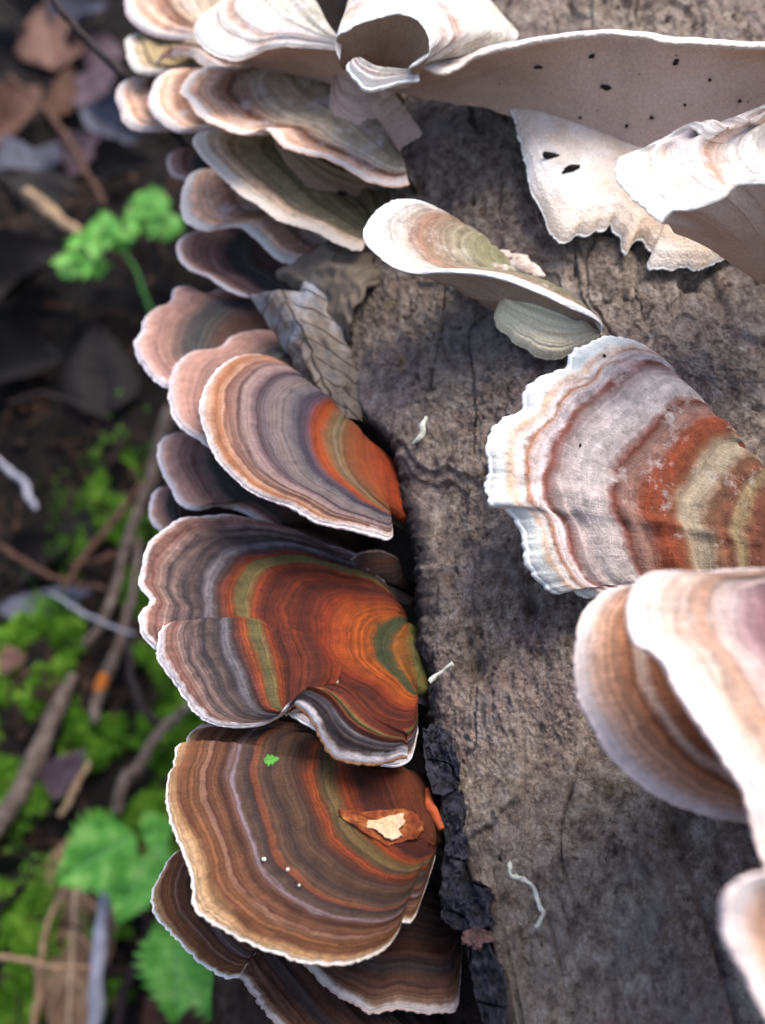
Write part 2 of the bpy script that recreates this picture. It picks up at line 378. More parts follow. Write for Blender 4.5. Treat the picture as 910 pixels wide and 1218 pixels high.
    uv = np.stack([A, Z], -1)
    if uhub is not None:
        HU = atd(resample(uhub, nu), uhubd if uhubd is not None else (None), 0) if uhubd is not None else onplane(resample(uhub, nu))
        R0 = T[:, -1] - N * thick[0] * .7
        radu = HU - R0; Bs = R0[:, None] + radu[:, None] * (1 - V)[..., None]
        Bs = Bs + (N * (.5 * .12))[None, None] * (fbm(S[..., 0] * 1.2, S[..., 1] * 1.2, S[..., 2], seed=seed + 20, o=3) * (1 - V) * 2)[..., None]
        Bs = Bs + (N)[None, None] * (conc * .3 * (V * (1 - V)) * 4)[..., None] * (endf[:, None, None])
    else:
        th = thick[0] + (thick[1] - thick[0]) * (1 - V) ** 1.3
        dn = -N if face == 'top' else N
        if face == 'top': Bs = T - N * th[..., None]
        else:
            Bs = T; T = T - N * th[..., None]
    # rounded margin between the two
    a, c = T[:, -1], Bs[:, -1]; mid = (a + c) / 2; hf = (a - c) / 2; hl = np.linalg.norm(hf, axis=1)[:, None]
    thn = .62 + .38 * fbm(arc * 1.1, arc * 0, seed=seed + 31, o=3); T[:, -1] = mid + hf * thn[:, None]; Bs[:, -1] = mid - hf * thn[:, None]; hf = hf * thn[:, None]; hl = hl * thn[:, None]
    tt = np.linspace(0, math.pi, 9); ring = np.stack([mid + hf * math.cos(t) + rdir * hl * math.sin(t) * 1.1 for t in tt], 1)
    rt = np.linspace(0, 1, 9)
    ring = ring + rdir[:, None] * (.012 * noise(arc[:, None] * 22 + 0 * rt, rt[None] * 4 + 0 * arc[:, None], seed=seed + 30))[..., None] * np.sin(tt)[None, :, None]
    # closed flanks where the sheet ends in a fold
    for q in (0, -1):
        T[q] = T[q] * .5 + Bs[q] * .5
    def root_in(G):                       # the foot of the shelf runs on into the log
        p = G[:, 0]; v_ = p - AX; s_ = (v_ @ LD)[:, None] * LD; q = v_ - s_; rr = np.linalg.norm(q, axis=1)[:, None]
        tgt = AX + s_ + q * np.minimum(1, 5.6 / rr)
        return np.stack([tgt * .999 + p * .001, tgt * .6 + p * .4, tgt * .25 + p * .75], 1)
    if grow and uhub is None and hubd is None:
        T = np.concatenate([root_in(T), T], 1); Bs = np.concatenate([root_in(Bs), Bs], 1)
        uv = np.concatenate([np.repeat(uv[:, :1], 3, 1), uv], 1); e = np.concatenate([np.repeat(e[:, :1], 3, 1), e], 1)
    mm = mesh_grid(names[0], towrd(T), uv, e, mat, root)
    mesh_grid(names[1], towrd(ring), None, None, marg(mg, mk), root)
    mesh_grid(names[2], towrd(Bs), uv, e, under, root, flip=True)
    return T, Bs, N
def bracket(label, *a, group='bracket fungi growing from the log', extra=(), **k):
    hub = resample(a[1], 9)[4]; d = k.get('d0') or D(hub[0], hub[1]) + k.get('off', .15)
    root = empty('bracket_fungus', label, 'bracket fungus', tuple(towrd(ray(hub) * d)), group)
    r = lamina(root, *a, **k)
    for (aa, kk) in extra: lamina(root, *aa, **kk)
    return root, r

# ----- cap materials
m_low = cap_mat('zoned_brown', [(0, '3a1c0e'), (.06, '5e2a10'), (.13, '602810'), (.20, '4a1c0e'), (.29, '3a160e'), (.34, '8a3812'), (.37, '5a4424'), (.40, '6e5a38'), (.43, '4c3620'), (.455, '96421a'), (.48, '5a2e1c'), (.52, '3e2a22'), (.57, '5e4332'), (.61, '3a2a26'), (.655, '5a4030'), (.68, '7a4028'), (.70, '3c2e2c'), (.74, '5c4438'), (.752, '8c7c86'), (.762, '6a4a3c'), (.785, '4a2a1e'), (.82, '6e4832'), (.85, '5e3426'), (.862, '94705c'), (.876, '66402a'), (.92, '865636'), (.945, '683c2a'), (.97, 'b0845a'), (1, 'cfa982')],
                white=.02, ring=.30, rs=80, wob=.03, rough=.62)
m_low2 = cap_mat('zoned_tan', [(0, '4a2c1c'), (.45, '5c3a28'), (.6, '7a5238'), (.7, '5a4440'), (.78, '9c7650'), (.9, 'b08a66'), (1, 'dcc7b2')], white=.10, ring=.25)
m_mid = cap_mat('zoned_orange', [(0.000, '5a5c2c'), (0.033, '8e561e'), (0.059, 'a05e22'), (0.085, '44462a'), (0.132, '3c4426'), (0.159, 'a04e16'), (0.253, '964214'), (0.327, '7a2c10'), (0.411, '45190f'), (0.474, '6a2a14'), (0.537, '4a1c12'), (0.579, '7c3418'), (0.606, '6a5e38'), (0.642, '5a5230'), (0.669, '8a3c18'), (0.700, '5c3028'), (0.727, '3a3436'), (0.753, '7c7478'), (0.774, '332c30'), (0.811, '5a4a46'), (0.832, '2f2a2e'), (0.869, '7d6660'), (0.890, '3a3034'), (0.921, '94786e'), (0.947, '6b4640'), (0.974, '9a7468'), (1.000, 'cbaaa0')],
                white=.07, margin='f0e6e8', ring=.30, rs=74, mott=.42, wob=.03, rough=.6)
m_lobe = cap_mat('zoned_slate', [(0, '4a1e12'), (.55, '5f2816'), (.60, '7a6c3a'), (.64, '4a2418'), (.67, '7c2e14'), (.69, '84868e'), (.71, '3a2220'), (.745, '34363e'), (.775, '5a5a62'), (.80, '2c2a30'), (.83, '5c4636'), (.85, '3a2c2c'), (.875, '7a5a44'), (.90, '6b3428'), (.925, '3c2a28'), (.95, '7a4638'), (1, 'b88a7a')],
                 white=.06, margin='f0e8e8', ring=.30, rs=70, wob=.03, rough=.6)
m_f3 = cap_mat('zoned_pink', [(0, '8a3410'), (.06, '924020'), (.14, '8a4420'), (.20, '7a4a2a'), (.25, '7c6a50'), (.29, '7a5a3c'), (.34, '9a441a'), (.38, '8a3814'), (.42, '5a4450'), (.46, '3c3440'), (.52, '6c6466'), (.60, '80706e'), (.66, '6a5c60'), (.70, '4a3a40'), (.73, '8c7272'), (.78, 'a08680'), (.80, '5a3c3c'), (.825, '96766a'), (.87, '7c5044'), (.89, 'b48a72'), (.94, 'a86a44'), (1, 'd8b09a')],
               white=.07, margin='f0e0dc', ring=.24, rs=60, wob=.035, k=1.0, rough=.62)
m_pink = cap_mat('rosy_rim', [(0, '40302a'), (.3, '5a4038'), (.45, '4c4a46'), (.58, '4a4444'), (.68, '85685e'), (.8, 'a98074'), (.9, 'b98d80'), (1, 'e0bcb0')],
                 white=.08, margin='ecdcdc', ring=.22, rs=34, k=1.1)
m_grey = cap_mat('greyish_top', [(0, '6a5a4a'), (.3, 'a0907a'), (.45, 'b8a894'), (.58, 'a8907e'), (.66, '6a4838'), (.74, '96705c'), (.82, 'c4a08c'), (.9, 'd8a688'), (1, 'f0d6c8')], white=.16, margin='f2e6e0', ring=.2, rs=30, k=1.35, fuzz=.3, mott=.35)
m_olive = cap_mat('olive_top', [(0, '544a34'), (.4, '6a5e44'), (.6, '8a7c5c'), (.75, 'ac9876'), (.86, 'c4a488'), (1, 'e8d0bc')], white=.18, margin='f0e0d2', ring=.15, rs=28, k=1.3, mott=.35)
m_white = cap_mat('white_top', [(0, 'b0a898'), (.4, 'cfc8bc'), (.6, 'dcd2cc'), (.7, 'b48e78'), (.76, 'e6dcd6'), (.85, 'dfc8ba'), (1, 'f4ece6')], white=.12, ring=.22, rs=46, fuzz=.4, fuzzcol='e6e0e6', k=1.1, mott=.3)
m_right = cap_mat('white_and_rust', [(0, '4a2418'), (.14, '5c3222'), (.26, '6a3a28'), (.30, '8a7a58'), (.33, '6a3c28'), (.38, '74503a'), (.42, 'a0927c'), (.47, '9a8a74'), (.50, '7a4a30'), (.52, '7a3a22'), (.57, '843e22'), (.60, '8a6458'), (.64, '8c6c62'), (.665, '5e2a1e'), (.68, '8a625a'), (.70, 'b4a6a2'), (.76, 'c2b6b2'), (.82, 'b4a29e'), (.855, '74443a'), (.868, '8a5446'), (.88, 'd0c2c2'), (.905, 'dcc8c2'), (.918, 'b0704a'), (.93, 'ecdfd8'), (.962, 'e0b898'), (.972, 'f4ece4'), (1, 'f6efe8')],
                  white=.16, margin='fbf6f0', fibre=.08, ring=.12, rs=44, wob=.035, fuzz=.16, fuzzcol='e0d4d0', mott=.45, k=1.08)
m_near = cap_mat('near_banded', [(0, '60483c'), (.45, '7a6456'), (.6, 'a08270'), (.68, 'b49684'), (.72, '84503a'), (.78, '8e5a40'), (.81, 'd8c0b4'), (.84, '9c6248'), (.87, 'c08868'), (.93, 'e4b8a0'), (1, 'f4e2da')], white=.10, margin='f2e2de', ring=.2, rs=40, k=.92)
m_near2 = cap_mat('near_violet', [(0, '6a5054'), (.3, 'a89498'), (.42, '8a6670'), (.5, 'b8a4ac'), (.6, 'cdb8be'), (.66, '80505a'), (.73, 'b89498'), (.8, 'dcc4bc'), (.86, 'c89c84'), (.93, 'e8ccbc'), (1, 'f6e6e0')], white=.10, margin='f2e2e0', ring=.2, rs=40, k=.9, fuzz=.15)
m_f21 = cap_mat('pale_green_heart', [(0, '6a6a4a'), (.3, '8a8666'), (.5, '9a8f78'), (.62, '96806e'), (.72, 'a07c68'), (.8, 'c4b4a8'), (1, 'e8e0dc')], white=.2, margin='f4eeee', ring=.2, rs=30, fuzz=.25, fuzzcol='dcd8d0', mott=.35)
m_dark = cap_mat('dark_brown_top', [(0, '22130e'), (.4, '33201a'), (.6, '4a2a20'), (.7, '3a302e'), (.8, '5a3a2e'), (.9, '6a4a3c'), (1, 'a08470')], white=.06, margin='dccfc8', ring=.3, rs=40)
m_yel = cap_mat('yellowish_top', [(0, '6a5a3a'), (.5, '9a8a60'), (.8, 'b8a078'), (1, 'ead6c0')], white=.15, ring=.15)

# ----- lowest groups
M_FLESH = pore_mat('white_flesh', 'e4cdb8', tint='b8834e')
b1, r1 = bracket('broad brown zoned bracket with torn white scar, lowest large cap in focus',
    [(345, 864), (300, 858), (262, 855), (240, 856), (222, 872), (211, 897), (206, 912), (204, 922), (196, 938), (199, 966), (211, 1004), (228, 1043), (231, 1077), (252, 1098), (281, 1118), (319, 1136), (353, 1146), (392, 1148), (426, 1143), (458, 1126), (477, 1098), (472, 1087), (490, 1092), (504, 1062), (518, 1020)],
    [(486, 915), (508, 935), (520, 965), (519, 1000)], m_low, sl=(.10, 1.0), off=-.1, bulge=.28, rel=.022, wave=.10, thick=(.06, .35), under=P_GREY, mg='e6d6c6', seed=100, nu=420, nv=110, fold=[(.235, .34)])
b2, r2 = bracket('large fluted bracket with glowing orange heart and slate grey bands, mid left',
    [(478, 715), (455, 680), (425, 655), (380, 640), (330, 628), (290, 616), (262, 606), (240, 604), (214, 608), (198, 618), (184, 630), (172, 645), (164, 663), (162, 685), (168, 700), (176, 714), (166, 726), (163, 740), (166, 755), (180, 768), (215, 790), (260, 815), (310, 836), (338, 839), (352, 848), (373, 861), (388, 880), (405, 895), (425, 903), (448, 904), (470, 905), (489, 900), (498, 870)],
    [(486, 740), (492, 760), (496, 785), (497, 815)], m_mid, sl=(.12, 1.0), off=.05, bulge=-.10, rel=.024, wave=.14, thick=(.08, .4), under=P_PALE, mg='eee4e6', seed=200, nu=420, nv=120,
    extra=[(([(193, 743), (187, 755), (185, 775), (190, 793), (206, 817), (223, 840), (250, 859), (281, 862), (312, 857), (329, 845)],
             [(392, 768), (406, 795), (388, 826), (346, 845)], m_mid), dict(d0=12.9, sl=(.14, .95), seed=230, zexp=0, arch=.22, zr=(.31, 1), mg='eee2e2', under=P_GREY, wave=.08, thick=(.07, .12), bulge=.1, rel=.03, nu=300, grow=False, names=('lobe', 'lobe_margin', 'lobe_underside'))),
           (([(330, 848), (340, 838), (356, 848), (370, 862), (380, 880), (396, 897), (424, 905), (452, 905), (486, 898)], [(390, 815), (420, 820), (450, 850), (485, 872)], m_mid), dict(d0=12.25, sl=(.1, .8), seed=250, zr=(.38, .93), mg='8a6248', under=P_BROWN, wave=.16, thick=(.08, .12), bulge=.22, rel=.04, grow=False, names=('lobe', 'lobe_margin', 'lobe_underside')))])
b2b, _ = bracket('thin pale lipped bracket squeezed between the orange hearted cap and scarred cap',
    [(226, 864), (250, 866), (272, 876), (296, 886), (330, 890), (358, 886), (392, 877), (420, 868)], [(330, 835), (380, 840), (440, 850)], m_low2, d0=13.2, sl=(.05, .9), mg='d6c8d0', under=P_GREY, seed=270, wave=.06, thick=(.1, .2), nv=40)
b3, r3 = bracket('rosy zoned fan bracket with bright orange centre ending in a point at the crack',
    [(405, 487), (384, 480), (367, 470), (350, 447), (330, 425), (298, 416), (267, 425), (246, 446), (237, 478), (240, 510), (255, 541), (278, 569), (310, 590), (346, 603), (377, 619), (417, 629), (464, 639), (467, 622)],
    [(428, 515), (445, 530), (457, 560), (463, 600)], m_f3, sl=(.20, .75), off=-.35, bulge=.16, rel=.02, wave=.05, under=P_BROWN, mg='f4e4e0', seed=300, nu=320, nv=90)
bracket('rosy rimmed bracket tucked directly behind the pointed orange centred fan',
    [(345, 410), (325, 390), (300, 386), (275, 393), (255, 410), (225, 414), (206, 434), (198, 466), (205, 494), (222, 512), (250, 530)], [(370, 450), (360, 480), (330, 520)], m_pink, d0=15.9, sl=(.1, .9), seed=320, mg='f4e6e6')
bracket('scalloped rosy bracket with white knob, leftmost above the paired fans',
    [(310, 362), (290, 348), (262, 338), (240, 342), (225, 338), (205, 338), (196, 352), (182, 358), (168, 372), (166, 388), (159, 405), (165, 427), (183, 447), (199, 455), (225, 452)], [(330, 390), (315, 410), (290, 430)], m_pink, d0=17.2, sl=(.1, .9), seed=340, mg='f0e8f4', sc_=.06, wave=.12)
bracket('small curved bracket with grey inner band directly beneath the paired rosy fans',
    [(262, 520), (230, 511), (205, 513), (188, 526), (187, 549), (199, 573), (213, 595), (235, 603), (259, 597), (290, 606), (320, 625)], [(330, 560), (350, 585), (360, 620)], m_pink, d0=16.3, sl=(.1, .9), seed=360, mg='f6ecf0')
bracket('tiny pink bracket peeping out at left of the grey banded small one',
    [(212, 578), (199, 575), (184, 581), (176, 601), (179, 619), (192, 628), (208, 622)], [(235, 590), (235, 605), (228, 620)], m_pink, d0=17.0, sl=(0, .7), seed=380, mg='f6ecf0', nu=120, nv=40)
bracket('dark curved bracket with thin white rim below left of the scarred cap',
    [(230, 1000), (208, 1009), (190, 1029), (178, 1058), (182, 1087), (203, 1112), (232, 1140), (261, 1157), (281, 1161), (289, 1148)], [(300, 1020), (320, 1060), (320, 1110)], m_low, d0=13.0, sl=(.05, .9), seed=400, zr=(.35, 1), mg='eee6e4', wave=.06)
bracket('dark wrinkled bracket with mauve edge at bottom, partly below the frame',
    [(300, 1120), (278, 1122), (274, 1142), (288, 1168), (300, 1192), (318, 1218), (345, 1250), (400, 1280), (480, 1290)], [(400, 1110), (470, 1150), (520, 1230)], m_dark, d0=12.6, sl=(.05, .9), seed=420, mg='a8908c', wave=.18, sc_=.06, rel=.04)
bracket('chestnut brown flat bracket under the scarred cap beside the crack',
    [(350, 1130), (368, 1152), (387, 1174), (421, 1198), (445, 1209), (474, 1200), (508, 1203), (542, 1198), (548, 1174), (550, 1130)], [(420, 1070), (480, 1050), (545, 1075)], m_dark, d0=12.9, sl=(.05, .9), seed=440, mg='b8a098', wave=.08, rel=.03)
bracket('dark small cap deep in the shade right of the orange hearted one',
    [(420, 690), (412, 668), (425, 655), (450, 650), (475, 660)], [(450, 690), (470, 695), (480, 685)], m_dark, d0=14.6, sl=(.1, .6), seed=460, mg='5a4240', nu=100, nv=30)
# ----- upper left stack
bracket('narrow pinkish bracket above the white knobbed one, dark hollow inside',
    [(260, 272), (232, 272), (213, 283), (210, 300), (221, 317), (243, 326), (269, 343), (296, 352), (318, 348), (345, 350)], [(330, 280), (370, 300), (380, 335)], m_pink, d0=18.3, sl=(.1, .7), seed=500, mg='f0e0dc', bulge=-.35)
bracket('pinkish grey bracket with long wavy lower rim in left stack',
    [(290, 200), (252, 199), (229, 203), (216, 222), (213, 246), (223, 264), (243, 271), (265, 267), (287, 268), (309, 288), (331, 303), (366, 314), (398, 324), (415, 315)], [(350, 200), (410, 240), (430, 290)], m_grey, d0=18.2, sl=(.1, .7), seed=520, mg='f2e0da', bulge=.1)
bracket('olive topped bracket with long straight pale rim in left stack',
    [(290, 150), (254, 151), (233, 153), (230, 167), (247, 189), (274, 215), (305, 242), (327, 259), (366, 272), (401, 288), (428, 296), (434, 285)], [(400, 150), (460, 190), (460, 250)], m_olive, d0=17.4, sl=(.12, .7), seed=540, mg='f0dccc', bulge=-.25)
b14, r14 = bracket('brown underside fold with a small round hole, below the frilled grey topped bracket',
    [(325, 165), (340, 195), (365, 222), (385, 240), (415, 249), (445, 246), (468, 234), (484, 222)], [(360, 150), (420, 160), (480, 185)], m_olive, d0=17.3, sl=(.1, .2), face='under', under=P_BROWN, seed=560, mg='b49a86')
bracket('grey topped bracket with brown stains and bright wavy orange rim in left stack',
    [(300, 72), (274, 74), (243, 74), (220, 84), (213, 105), (228, 128), (256, 147), (291, 156), (316, 152), (331, 167), (357, 182), (401, 196), (441, 214), (470, 220), (487, 219)], [(350, 75), (430, 120), (480, 190)], m_grey, d0=16.9, sl=(.12, .75), seed=580, mg='ecc8b0', bulge=-.2, wave=.1)
b33, r33 = bracket('tan hanging underside with lobed white lower edge and slit, below the pale top cap',
    [(425, 95), (440, 112), (450, 126), (464, 139), (482, 148), (497, 153), (503, 157), (498, 163), (488, 170), (479, 176), (475, 186), (468, 193), (461, 190), (457, 180), (452, 187), (443, 191), (431, 187), (412, 176), (398, 160), (392, 140), (392, 110), (395, 80)], [(445, 66), (430, 62), (415, 62), (405, 64)], m_white, d0=16.9, sl=(.0, .15), face='under', under=P_TAN, seed=600, mg='e0ccc0', sc_=.02)
bracket('cream white flat topped bracket with tan underside at top centre left',
    [(440, 74), (423, 66), (401, 57), (357, 53), (318, 54), (296, 62), (274, 68), (250, 60), (231, 45), (232, 27), (255, 8), (275, -8)], [(425, 60), (395, 35), (375, 0), (345, -40)], m_white, d0=16.6, sl=(.05, .7), seed=620, mg='f0ddd0', uhub=[(460, 120), (420, 112), (370, 95), (320, 84), (290, 78), (270, 70), (260, 50), (280, 10)], uhubd=[17.2, 17.2, 17.4, 17.5, 17.6, 17.6], under=P_TAN)
bracket('small mauve bracket at the very top left corner of the stack',
    [(240, -30), (160, -20), (146, -2), (153, 18), (170, 32), (195, 40), (232, 42), (250, 45)], [(270, -30), (290, 0), (280, 30)], m_grey, d0=20, sl=(.1, .6), seed=640, mg='e0c8cc')
bracket('yellowish small bracket second from top at left of stack',
    [(200, 42), (165, 38), (147, 42), (148, 62), (158, 80), (185, 84), (225, 76)], [(260, 40), (265, 60), (260, 75)], m_yel, d0=19.6, sl=(.1, .6), seed=660, mg='eadccc')
bracket('pinkish bracket third from top, leftmost of the upper stack',
    [(185, 92), (155, 92), (142, 100), (138, 122), (150, 147), (178, 154), (215, 150)], [(250, 100), (255, 125), (250, 145)], m_grey, d0=19.6, sl=(.1, .6), seed=680, mg='ecd4cc')
bracket('pale mauve bracket just left of the grey topped orange rimmed one',
    [(235, 84), (205, 80), (184, 88), (176, 108), (180, 132), (206, 155), (234, 154), (262, 150)], [(290, 90), (300, 120), (290, 145)], m_grey, d0=18.6, sl=(.1, .6), seed=700, mg='e8d4d4')
bracket('small brown bracket half hidden behind the long olive one',
    [(240, 178), (208, 178), (197, 190), (203, 208), (225, 215)], [(280, 185), (280, 200), (270, 212)], m_pink, d0=19.4, sl=(.1, .6), seed=720, mg='a88470', nu=120, nv=40)
bracket('thin pale shelf edge under the pinkish grey wavy rimmed bracket',
    [(236, 262), (240, 274), (254, 285), (274, 287), (292, 280), (315, 292), (338, 306)], [(300, 262), (330, 275), (350, 290)], m_grey, d0=18.9, sl=(.1, .7), seed=530, mg='eedcd4', nv=40)
bracket('short pale shelf tucked under the right end of the long olive bracket',
    [(372, 268), (384, 288), (400, 302), (418, 305), (432, 296)], [(390, 262), (420, 266), (440, 280)], m_grey, d0=17.9, sl=(.1, .6), seed=535, mg='cbb8a8', nu=120, nv=30)
bracket('thin wavy shelf between the yellowish small one and the cream topped cap',
    [(180, 70), (195, 62), (222, 62), (240, 74), (262, 82), (285, 88)], [(250, 40), (275, 55), (300, 75)], m_grey, d0=19.0, sl=(.1, .6), seed=545, mg='dcc8bc', nu=140, nv=30)
# ----- right side
b16, r16 = bracket('huge shelf seen from below with smooth tan speckled underside, top right',
    [(487, 92), (486, 76), (500, 72), (520, 80), (545, 72), (563, 60), (590, 50), (619, 43), (650, 37), (690, 32), (733, 31), (790, 37), (847, 41), (910, 45), (980, 52), (1060, 70)],
    [(520, 70), (600, 70), (760, 90), (1050, 90)], m_white, d0=14.2, sl=(0, .3), hubd=[16.5, 17.5, 17.5, 16.5], rimd=[14.9, 14.3, 13.9, 13.6, 13.4], uhub=[(430, 104), (470, 112), (504, 118), (579, 129), (619, 143), (664, 163), (710, 175), (761, 178), (819, 166), (860, 150), (920, 130), (1060, 120)], uhubd=[16.2, 16.2, 15.7, 15.1, 14.8, 14.6, 14.6], under=P_TAN, mg='dccabc', seed=740, nu=360, conc=.7, thick=(.14, .5),
    extra=[])
bracket('curled frilly bracket with snow white top and brown hollow, left of the huge shelf',
    [(404, 64), (399, 50), (401, 36), (414, 30), (424, 22), (450, 13), (476, 10), (496, 17), (507, 34), (509, 54), (497, 66), (486, 72)],
    [(415, 8), (420, -10), (450, -30), (500, -40), (560, -20), (600, 20), (615, 46), (560, 62)], m_white, d0=14.6, sl=(0, .3), hubd=[15.2, 16, 17, 17, 16.2, 15.2], rimd=[14.6, 14.4, 14.2, 14.0, 14.2], uhub=[(410, 70), (425, 78), (440, 84), (455, 88), (470, 90), (482, 88), (488, 82)], uhubd=[15.2, 15.8, 15.2], under=P_BROWN, mg='f6f0ec', seed=760, conc=-.6)
bracket('small white curled lip jutting out under the frilly curled bracket',
    [(425, 72), (414, 66), (411, 76), (420, 90), (434, 100), (452, 98), (476, 92), (500, 89)], [(430, 74), (455, 82), (480, 84), (498, 84)], m_white, d0=14.5, sl=(0, .4), seed=780, mg='fbf4ee', hubd=14.7, nu=140, nv=30, thick=(.1, .1))
b19, r19 = bracket('flat white bracket pressed on the bark with ragged lower edge and two holes',
    [(605, 120), (613, 146), (618, 172), (626, 196), (632, 222), (643, 242), (652, 266), (664, 283), (676, 286), (686, 278), (697, 279), (710, 271), (720, 272), (726, 266), (730, 277), (738, 284), (741, 296), (747, 299), (752, 290), (759, 285), (767, 287), (770, 294), (779, 300), (772, 308), (776, 315), (790, 314), (801, 318), (815, 314), (830, 317), (850, 309), (900, 300)], [(650, 110), (720, 130), (800, 150), (900, 200)], m_white, d0=15.7, sl=(0.05, .45), face='under', under=P_STAIN, bulge=.35, seed=800, mg='fbf6f2', sc_=.06, thick=(.06, .2), nu=360, wave=.03, rel=.008)
bracket('blown white bracket with orange ringed top and tan underside at right edge',
    [(980, 205), (910, 209), (880, 213), (862, 230), (824, 246), (797, 252), (785, 267), (768, 258), (753, 246), (736, 223), (733, 194), (756, 183), (772, 170), (790, 160), (813, 153), (836, 163), (855, 150), (876, 137), (910, 127), (980, 115)],
    [(1010, 200), (1020, 180), (1020, 150), (1010, 130)], m_white, d0=12.6, sl=(.35, .5), seed=820, mg='fbf4ee', hubd=13.5, rimd=[11.0, 10.9, 11.0, 11.3, 11.6, 12.0, 12.4], uhub=[(1020, 400), (910, 338), (872, 315), (845, 297), (820, 285), (800, 275), (830, 260), (900, 200), (1000, 180)], uhubd=[13.5, 13.2, 13.0, 13.0, 13.4], under=P_TAN, sc_=.07, wave=.14, rel=.04)
b21, r21 = bracket('pale bracket with greenish hollow top alone on bark, centre upper',
    [(590, 312), (565, 292), (548, 268), (533, 250), (515, 237), (493, 230), (468, 232), (448, 243), (436, 263), (439, 286), (464, 314), (493, 323), (520, 321), (550, 320), (584, 323), (630, 337), (676, 360), (716, 380), (720, 392)], [(600, 315), (620, 322), (640, 330), (680, 352)], m_f21, d0=14.6, sl=(.1, .6), seed=840, mg='ece6e6', hubd=[15.3, 15.0, 14.6, 14.3], rimd=[14.8, 14.6, 14.2, 13.7, 13.6, 13.6, 13.8], uhub=[(560, 300), (540, 320), (560, 345), (590, 372), (630, 395), (680, 410), (715, 400)], uhubd=[15.4, 15.4, 15.2, 14.9, 14.5], under=P_GREY, conc=.4,
    extra=[(([(592, 360), (588, 374), (592, 388), (604, 398), (612, 408), (624, 412), (636, 422), (652, 426), (668, 424), (682, 418), (700, 408), (718, 394)], [(600, 350), (650, 365), (700, 385)], m_white), dict(d0=14.25, sl=(0, .2), face='under', under=P_YEL, seed=860, mg='ece6c8', thick=(.06, .1), grow=False, names=('lower_flap', 'flap_margin', 'flap_underside')))])
b22, r22 = bracket('big white and rust banded fan bracket on bark right of centre',
    [(930, 615), (898, 600), (865, 572), (826, 522), (802, 468), (786, 424), (764, 404), (735, 397), (703, 404), (676, 418), (669, 434), (642, 449), (625, 465), (618, 482), (597, 494), (584, 514), (580, 543), (577, 579), (584, 601), (605, 605), (617, 624), (620, 657), (638, 685), (658, 706), (676, 700), (703, 711), (735, 705), (780, 700), (850, 705), (930, 715)],
    [(955, 630), (965, 650), (965, 672), (955, 695)], m_right, d0=13.25, sl=(.28, .22), seed=880, mg='fbf6f2', under=P_PALE, nu=420, nv=120, fold=[(.57, .14)], thick=(.12, .4), bulge=.35, wave=.10, rel=.03, sc_=.06)
bracket('small cream bracket behind upper edge of the rust banded fan at right border',
    [(930, 585), (895, 587), (875, 592), (873, 600), (890, 612), (915, 630)], [(950, 595), (950, 610), (945, 625)], m_yel, d0=13.0, sl=(0, .3), seed=900, mg='f0ecd8', nu=100, nv=30)
bracket('blurred near bracket with brown bands and round rim, lower right',
    [(800, 690), (759, 690), (720, 700), (695, 728), (686, 768), (690, 815), (712, 858), (740, 901), (778, 934), (826, 958), (882, 972), (940, 980), (1000, 985)], [(900, 740), (960, 790), (1020, 860), (1060, 930)], m_near, d0=9.6, sl=(.2, .2), seed=920, mg='f0dcd6', hubd=[11.5, 12.5, 12.5, 12], rimd=[10.2, 9.6, 9.4, 9.3, 9.6], under=P_TAN, thick=(.10, .4))
bracket('blurred violet streaked bracket arching over the brown banded one, lower right',
    [(960, 668), (892, 671), (850, 675), (826, 674), (788, 673), (762, 692), (753, 722), (762, 756), (792, 777), (811, 815), (844, 863), (873, 906), (897, 943), (912, 1000), (940, 1060)], [(990, 720), (1060, 800), (1080, 900), (1060, 1000)], m_near2, d0=8.6, sl=(.2, .2), seed=940, mg='f0dcd6', hubd=[11, 11.5, 11.5, 11], rimd=[9.6, 8.9, 8.4, 8.1, 8.0], under=P_TAN, thick=(.12, .4), bulge=.3)
bracket('very blurred pale rimmed bracket in the bottom right corner',
    [(990, 1020), (940, 1038), (910, 1046), (890, 1062), (882, 1090), (888, 1128), (910, 1170), (932, 1215), (965, 1260)], [(1020, 1050), (1060, 1120), (1040, 1220)], m_near, d0=7.0, sl=(.2, .2), seed=960, mg='f0dcd6', hubd=[10, 10.5, 10], rimd=7.0, under=P_TAN, thick=(.12, .4))
